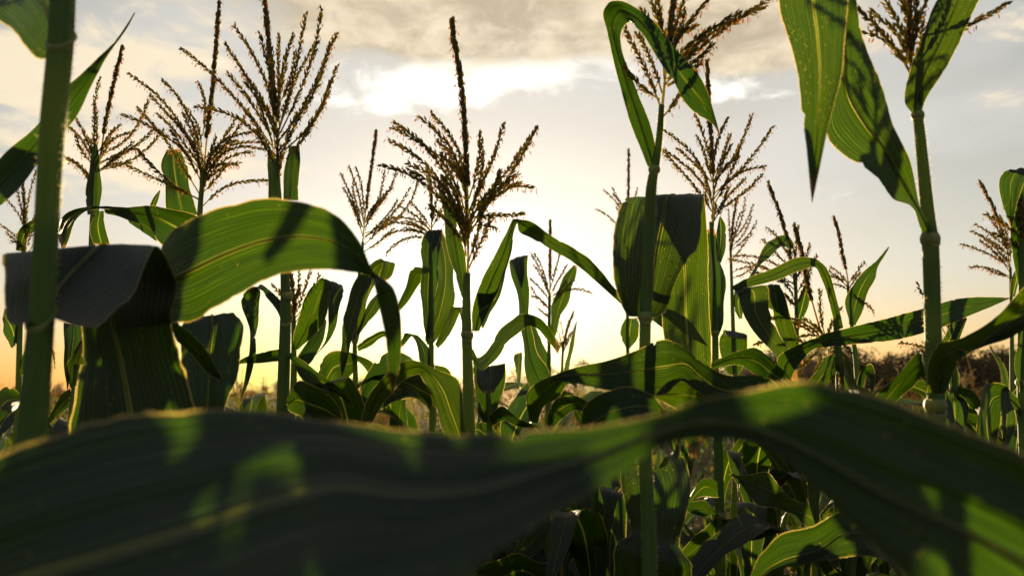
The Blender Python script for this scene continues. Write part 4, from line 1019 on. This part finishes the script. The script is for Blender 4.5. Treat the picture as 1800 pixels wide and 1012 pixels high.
p.low_leaves(3, .3, .9)

# --- anthers that have dropped from the tassels onto the blades
def fallen(leaf, spots, label, group):
    bpy.context.view_layer.update()
    R = random.Random(9)
    for x, y in spots:
        d = (at(x, y, 1) - CAM).normalized()
        inv = leaf.matrix_world.inverted()
        hit, loc, nrm, _ = leaf.ray_cast(inv @ CAM, inv.to_3x3() @ d)
        if not hit: continue
        w = leaf.matrix_world @ loc
        if nrm.dot(d) > 0: nrm = -nrm
        t = nrm.orthogonal().normalized(); t.rotate(Matrix.Rotation(R.random() * 6.28, 3, nrm))
        mb = MB()
        L = R.uniform(.0045, .007)
        spindle(mb, w + nrm * .001 - t * L / 2, t, L, .0009, 0, R)
        spindle(mb, w + nrm * .0013 - t * L / 2 + nrm.cross(t) * .001, (t + nrm.cross(t) * .2), L * .9, .0008, 0, R)
        o = mb.build('fallen_anther', M_ANTHER, None, w)
        o.location = w
        tag(o, label, 'anther', group)
fallen(broad, [(1174, 352), (1180, 392), (1156, 432), (1152, 447), (1171, 455), (1182, 460), (1197, 446), (1212, 350), (1100, 436), (1178, 486)],
       'tiny brown fallen anther lying on the broad grey leaf', 'anthers fallen on the broad grey leaf')
fallen(level, [(1098, 634), (1190, 636), (1222, 656), (1236, 664), (1290, 690)],
       'tiny brown fallen anther lying on the level wavy blade', 'anthers fallen on the level wavy blade')
fallen(hunched, [(1112, 697)], 'tiny brown fallen anther lying on the dark hunched blade', 'anthers fallen on the dark hunched blade')
# ------------------------------------------------------------------ the rest of the field
def link_copy(o, parent=None):
    c = o.copy(); COL.objects.link(c)
    if parent is not None: c.parent = parent
    return c

def copy_thing(root, loc, rz, scale, label=None, group=None):
    c = link_copy(root)
    c.location = loc; c.rotation_euler = (0, 0, rz); c.scale = (scale, scale, scale)
    if label: c['label'] = label
    if group: c['group'] = group
    for ch in list(root.children):
        k = link_copy(ch, c)
        for g in list(ch.children): link_copy(g, k)
    return c

def corn_stalk(mb, h, R, r=.011, seg=8, mi=0):
    n = 12
    lean = R.uniform(-.05, .05), R.uniform(-.05, .05)
    path = [Vector((lean[0] * (i / n) ** 2, lean[1] * (i / n) ** 2, h * i / n)) for i in range(n + 1)]
    tube(mb, path, [r * (1 - .62 * i / n) for i in range(n + 1)], seg, mi)
    return path

def corn_leaves(h, R, n, z0, length, width):
    out = []
    az = R.uniform(0, 6.28)
    for i in range(n):
        z = z0 + (h * .86 - z0) * i / (n - 1)
        top = i / (n - 1)
        out.append((z, az + (i % 2) * PI + R.uniform(-.5, .5), length * (1 - .45 * top) * R.uniform(.85, 1.15), width * (1 - .2 * top)))
    return out

def make_corn(seed, h, tassel, n=8, fine=True):
    """one maize plant with its parts, standing at the origin"""
    R = random.Random(seed)
    root = empty('corn_plant', (0, 0, 0))
    mb = MB(); path = corn_stalk(mb, h if tassel else h * .84, R); mb.build('stalk', M_STALK, root)
    for z, az, L, W in corn_leaves(h, R, n, .3, .68, .082):
        z = min(z, path[-1].z - .012)
        p = path[min(12, int(z / path[-1].z * 12))].copy(); p.z = z
        mb = MB()
        blade_mesh(mb, arc_rows(p, az, L, W, R, rise=R.uniform(.5, 1.1)), 6, 18, .006, .1, R.randint(0, 9999))
        mb.build('leaf', M_LEAFDRY if z < h * .42 and R.random() < .45 else R.choice([M_LEAF, M_LEAF, M_LEAF3, M_LEAF2]), root)
    if tassel:
        top = path[-1]; mb = MB()
        sp = [top, top + Vector((R.uniform(-.02, .02), 0, .16)), top + Vector((R.uniform(-.05, .05), R.uniform(-.05, .05), .34))]
        tassel_branch(mb, smooth_path(sp, 10), R, .0022, .3, .007, 1.5, .5, 4)
        for k in range(R.randint(8, 13)):
            a = R.uniform(0, 6.28); L = R.uniform(.14, .24); sl = R.uniform(.35, .9)
            b = top + Vector((0, 0, R.uniform(.0, .13)))
            o = Vector((math.cos(a), math.sin(a), 0))
            P = [b, b + o * L * .4 * sl + Vector((0, 0, L * .5)), b + o * L * sl + Vector((0, 0, L * (1.15 - sl)))]
            tassel_branch(mb, smooth_path(P, 7), R, .0016, .15, .009, 1.5, .5, 2)
        mb.build('tassel', [M_SPIKE, M_ANTHER], root)
    return root

def far_corn_mesh(mb, R, h, base=Vector((0, 0, 0)), lod=1, bloom=True):
    """a distant maize plant as one small mesh: stalk, arched blades, golden tassel"""
    path = [base + Vector((0, 0, 0)), base + Vector((R.uniform(-.03, .03), R.uniform(-.03, .03), h))]
    tube(mb, path, [.012, .005], 4, 0)
    n = 7 if lod else 4
    az = R.uniform(0, 6.28)
    for i in range(n):
        z = h * (.30 + .58 * i / (n - 1))
        rows = arc_rows(base + Vector((0, 0, z)), az + (i % 2) * PI + R.uniform(-.6, .6), R.uniform(.45, .75), .085, R, rise=R.uniform(.5, 1.1), n=6)
        vs, uv, fs = [], [], []
        for j, (A, M, B) in enumerate(rows):
            vs += [A, M, B]; uv += [(0, j * .1), (.5, j * .1), (1, j * .1)]
        for j in range(5):
            for k in (0, 1): fs.append((j*3 + k, j*3 + k + 1, j*3 + k + 4, j*3 + k + 3))
        mb.add(vs, fs, uv, 1)
    top = path[-1]
    nb = (12 if lod else 6) if bloom else 1
    for k in range(nb):
        a = R.uniform(0, 6.28); L = R.uniform(.16, .26); sl = R.uniform(.2, .85) if k else 0
        if not k: L = .34
        o = Vector((math.cos(a), math.sin(a), 0))
        b = top + Vector((0, 0, R.uniform(-.02, .08)))
        P = [b, b + o * L * .4 * sl + Vector((0, 0, L * .5)), b + o * L * sl + Vector((0, 0, L * (1.1 - sl)))]
        if lod: P = smooth_path(P, 4)
        # knobbly: spikelets thicken the branch in turns
        tube(mb, P, [(.0045 if i % 2 else .0085) for i in range(len(P))], 3, 2)
        if lod:
            for q in range(5):
                s = P[R.randint(1, len(P) - 1)]
                spindle(mb, s, Vector((R.uniform(-1, 1), R.uniform(-1, 1), R.uniform(-1.2, .6))), .03, .005, 2, R)

HEROES = [o.location.copy() for o in COL.objects if o.parent is None and o.name.startswith('corn_plant')]
RF = random.Random(41)
def clear(x, y, d):
    return all((x - q.x) ** 2 + (y - q.y) ** 2 > d * d for q in HEROES)

UNDER = 'leafy corn plants of the shaded understorey'
MIDG = 'corn plants a few rows back'
FARG = 'distant corn plants of the open field'
# leafy plants between the tall ones: tops at about eye height, no tassel yet
protos = [make_corn(100 + i, RF.uniform(1.42, 1.6), False, 10) for i in range(6)]
for i, q in enumerate(protos):
    tag(q, 'leafy corn plant without a tassel, crowded in the shade between taller plants', 'corn plant', UNDER)
cnt = 0
used = []
# spots between the tall plants where the photo is filled with blades up to eye height
fill = [(540, 1.8), (590, 2.0), (632, 2.1), (676, 1.9), (708, 2.2), (742, 2.0), (780, 2.4), (815, 2.6), (872, 2.2), (900, 2.5), (935, 2.1), (975, 2.3), (1035, 1.9), (1545, 2.6), (1690, 2.6), (470, 1.55), (560, 1.6), (605, 1.5), (655, 1.45), (690, 1.62), (725, 1.5), (775, 1.6), (800, 1.9), (880, 1.75), (915, 1.5), (950, 1.9), (1000, 1.45), (1010, 2.2), (1335, 1.8), 
        (1400, 1.7), (1430, 1.5), (1470, 1.9), (1560, 1.45), (1590, 1.75), (1700, 1.5), (1730, 1.8), (1770, 1.6), (10, 1.6), (45, 2.2), (95, 1.9), (140, 2.3), (5, 2.6), (300, 1.6), (200, 2.0), (60, 1.7), (250, 2.4), (380, 2.2), (420, 1.8)]
tries = 0
while cnt < 124 and tries < 4000:
    tries += 1
    y = RF.uniform(1.55, 6.0) if cnt % 3 else RF.uniform(1.9, 3.6) ; x = RF.uniform(-.74, .74) * y
    if cnt < len(fill): y = fill[cnt][1] * RF.uniform(.97, 1.03); x = (fill[cnt][0] - 900) / F * y * 1.02
    px = 900 + x / y * F
    if cnt >= len(fill) and px < 760 and y < 2.2 and RF.random() < .5: continue
    if cnt >= len(fill) and (not clear(x, y, .16) or any((x - a) ** 2 + (y - b) ** 2 < .035 for a, b in used)): continue
    sc = RF.uniform(.90, 1.06)
    if cnt < len(fill): sc = RF.uniform(1.08, 1.17)
    elif 960 < 900 + x / y * F < 1300: sc *= .84
    loc, rz = (x, y, 0), RF.uniform(0, 6.28)
    if cnt < 6:
        q = protos[cnt]; q.location = loc; q.rotation_euler = (0, 0, rz); q.scale = (sc, sc, sc)
    else:
        copy_thing(protos[cnt % 6], loc, rz, sc)
    used.append((x, y)); cnt += 1
# tasselled plants a few rows back
protos = [make_corn(200 + i, RF.uniform(1.62, 1.78), True, 9) for i in range(6)]
for q in protos:
    tag(q, 'tasselled corn plant a few rows back, rising just above eye level', 'corn plant', MIDG)
cnt = 0
while cnt < 84:
    y = RF.uniform(4.6, 12); x = RF.uniform(-.74, .74) * y
    if any((x - a) ** 2 + (y - b) ** 2 < .09 for a, b in used): continue
    sc = RF.uniform(.80, .92) if y < 8 else RF.uniform(.86, .98)
    if 0 < x / y < .3: sc *= .92
    loc, rz = (x, y, 0), RF.uniform(0, 6.28)
    if cnt < 6:
        q = protos[cnt]; q.location = loc; q.rotation_euler = (0, 0, rz); q.scale = (sc, sc, sc)
    else:
        copy_thing(protos[cnt % 6], loc, rz, sc)
    used.append((x, y)); cnt += 1
# the open field beyond, plant by plant as far as they can be told apart
fp = []
for i in range(7):
    mb = MB(); far_corn_mesh(mb, random.Random(300 + i), RF.uniform(1.44, 1.62))
    q = mb.build('corn_plant', [M_STALK, M_FIELD, M_FTASSEL])
    tag(q, 'small distant corn plant with a golden brown tassel in the open field before the trees', 'corn plant', FARG)
    fp.append(q)
cnt = 0
while cnt < 60:
    y = 11 + 15 * RF.random() ** 1.2; x = RF.uniform(-.72, .72 if cnt % 5 == 0 else .06) * y
    sc = RF.uniform(.9, 1.06); loc, rz = (x, y, 0), RF.uniform(0, 6.28)
    q = fp[cnt] if cnt < 7 else link_copy(fp[cnt % 7])
    q.location = loc; q.rotation_euler = (0, 0, rz); q.scale = (sc, sc, sc)
    cnt += 1
mb = MB(); rs = random.Random(77)
for i in range(1500):
    y = 24 + 54 * rs.random() ** 1.25; x = rs.uniform(-.74, .74) * y
    far_corn_mesh(mb, rs, rs.uniform(1.40, 1.60) * (1 if x / y < .1 else .93), Vector((x, y, 0)), 0, x / y < .08)
q = mb.build('corn_field', [M_STALK, M_FIELD, M_FTASSEL])
tag(q, 'golden brown mass of corn reaching to the trees', 'corn field', None, 'stuff')

# ------------------------------------------------------------------ trees at the end of the field
def make_tree(seed, h, wide):
    R = random.Random(seed)
    root = empty('tree', (0, 0, 0))
    mb = MB()
    tube(mb, smooth_path([Vector((0, 0, -.2)), Vector((.1, 0, h * .3)), Vector((R.uniform(-.3, .3), 0, h * .75))], 8), [.22 - .018 * i for i in range(9)], 7)
    for k in range(6):
        a = R.uniform(0, 6.28); z = h * R.uniform(.25, .6); L = wide * R.uniform(.3, .5)
        s = Vector((0, 0, z)); e = s + Vector((math.cos(a) * L, math.sin(a) * L, L * R.uniform(.4, 1)))
        tube(mb, smooth_path([s, s.lerp(e, .5) + Vector((0, 0, .15)), e], 4), [.09, .08, .06, .045, .03], 5)
    mb.build('trunk', M_BARK, root)
    mb = MB()
    blobs = []
    for k in range(R.randint(17, 22)):
        a = R.uniform(0, 6.28); r = wide * .5 * math.sqrt(R.random()) * .85
        z = h * R.uniform(.12, .92)
        r *= 1 - .55 * max(0, z / h - .5) * 2
        blobs.append((Vector((math.cos(a) * r, math.sin(a) * r, z)), wide * R.uniform(.13, .24)))
    for c, br in blobs:
        for q in range(150):
            d = Vector((R.gauss(0, 1), R.gauss(0, 1), R.gauss(0, 1))).normalized()
            p = c + d * br * (R.random() ** .4) * R.uniform(.8, 1.15)
            if p.z < .3: continue
            s = R.uniform(.07, .17)
            u = Vector((R.gauss(0, 1), R.gauss(0, 1), R.gauss(0, .7))).normalized(); v = u.orthogonal(); v.rotate(Matrix.Rotation(R.random() * 6, 3, u))
            mb.add([p - u * s, p + v * s * .6, p + u * s, p - v * s * .6], [(0, 1, 2, 3)], [(0, 0), (.4, 0), (1, 0), (.6, 0)])
    mb.build('crown', M_CROWN, root)
    return root

TG = 'trees along the far edge of the field'
tp = [make_tree(500 + i, 7.0, RF.uniform(5.5, 7.5)) for i in range(6)]
for q in tp: tag(q, 'dark leafy tree in the tree line at the far end of the corn field', 'tree', TG)
spots = []
def tree_row(x0, x1, n, y0, y1, Y):
    for i in range(n):
        t = (i + RF.uniform(-.25, .25)) / max(1, n - 1)
        spots.append((x0 + (x1 - x0) * t, y0 + (y1 - y0) * t + RF.uniform(-13, 11), Y * RF.uniform(.94, 1.06)))
tree_row(1320, 1860, 17, 622, 606, 92)
tree_row(1345, 1840, 14, 640, 625, 86)
tree_row(1030, 1330, 9, 638, 632, 104)
tree_row(870, 1040, 6, 655, 640, 118)
tree_row(380, 880, 15, 678, 655, 130)
tree_row(-60, 400, 12, 668, 676, 135)
for i, (px, py, Y) in enumerate(spots):
    q = at(px, py, Y)
    sc = q.z / 7.0
    rz = RF.uniform(0, 6.28)
    if i < 6:
        r = tp[i]; r.location = (q.x, Y, 0); r.rotation_euler = (0, 0, rz)
    else:
        r = copy_thing(tp[i % 6], (q.x, Y, 0), rz, 1)
    wx = sc * RF.uniform(1.0, 1.35)
    r.scale = (wx, wx, sc)

# ------------------------------------------------------------------ the ground
mb = MB()
R0 = random.Random(5)
ys = [-6, -2, 0, 1, 2, 3, 4, 6, 8, 11, 15, 20, 30, 45, 70, 100, 160, 300, 700, 1500]
xs = [-1200, -500, -200, -90, -40, -20, -10, -6, -4, -2, -1, 0, 1, 2, 4, 6, 10, 20, 40, 90, 200, 500, 1200]
vs = [Vector((x, y, R0.uniform(-.02, .02))) for y in ys for x in xs]
w = len(xs)
fs = [(j*w + i, j*w + i + 1, (j+1)*w + i + 1, (j+1)*w + i) for j in range(len(ys) - 1) for i in range(w - 1)]
mb.add(vs, fs)
tag(mb.build('ground', M_SOIL), None, None, None, 'structure')
# ------------------------------------------------------------------ thin haze volume, added for a warm glow around the sun
def build_glow_haze(dens):
    mb = MB()
    x0, x1, y0, y1, z0, z1 = -130, 130, -8, 170, -1.0, 14
    V = [Vector((x, y, z)) for z in (z0, z1) for y in (y0, y1) for x in (x0, x1)]
    mb.add(V, [(0, 2, 3, 1), (4, 5, 7, 6), (0, 1, 5, 4), (2, 6, 7, 3), (0, 4, 6, 2), (1, 3, 7, 5)])
    m, nt, out = newmat('haze')
    g = G(nt)
    v = g.n('ShaderNodeVolumePrincipled')
    v.inputs['Color'].default_value = rgb(.96, .84, .64)
    v.inputs['Density'].default_value = dens
    v.inputs['Anisotropy'].default_value = .88
    g.link(v.outputs[0], out.inputs['Volume'])
    o = mb.build('haze', m, smooth=False)
    tag(o, None, None, None, 'stuff')
build_glow_haze(.0001)
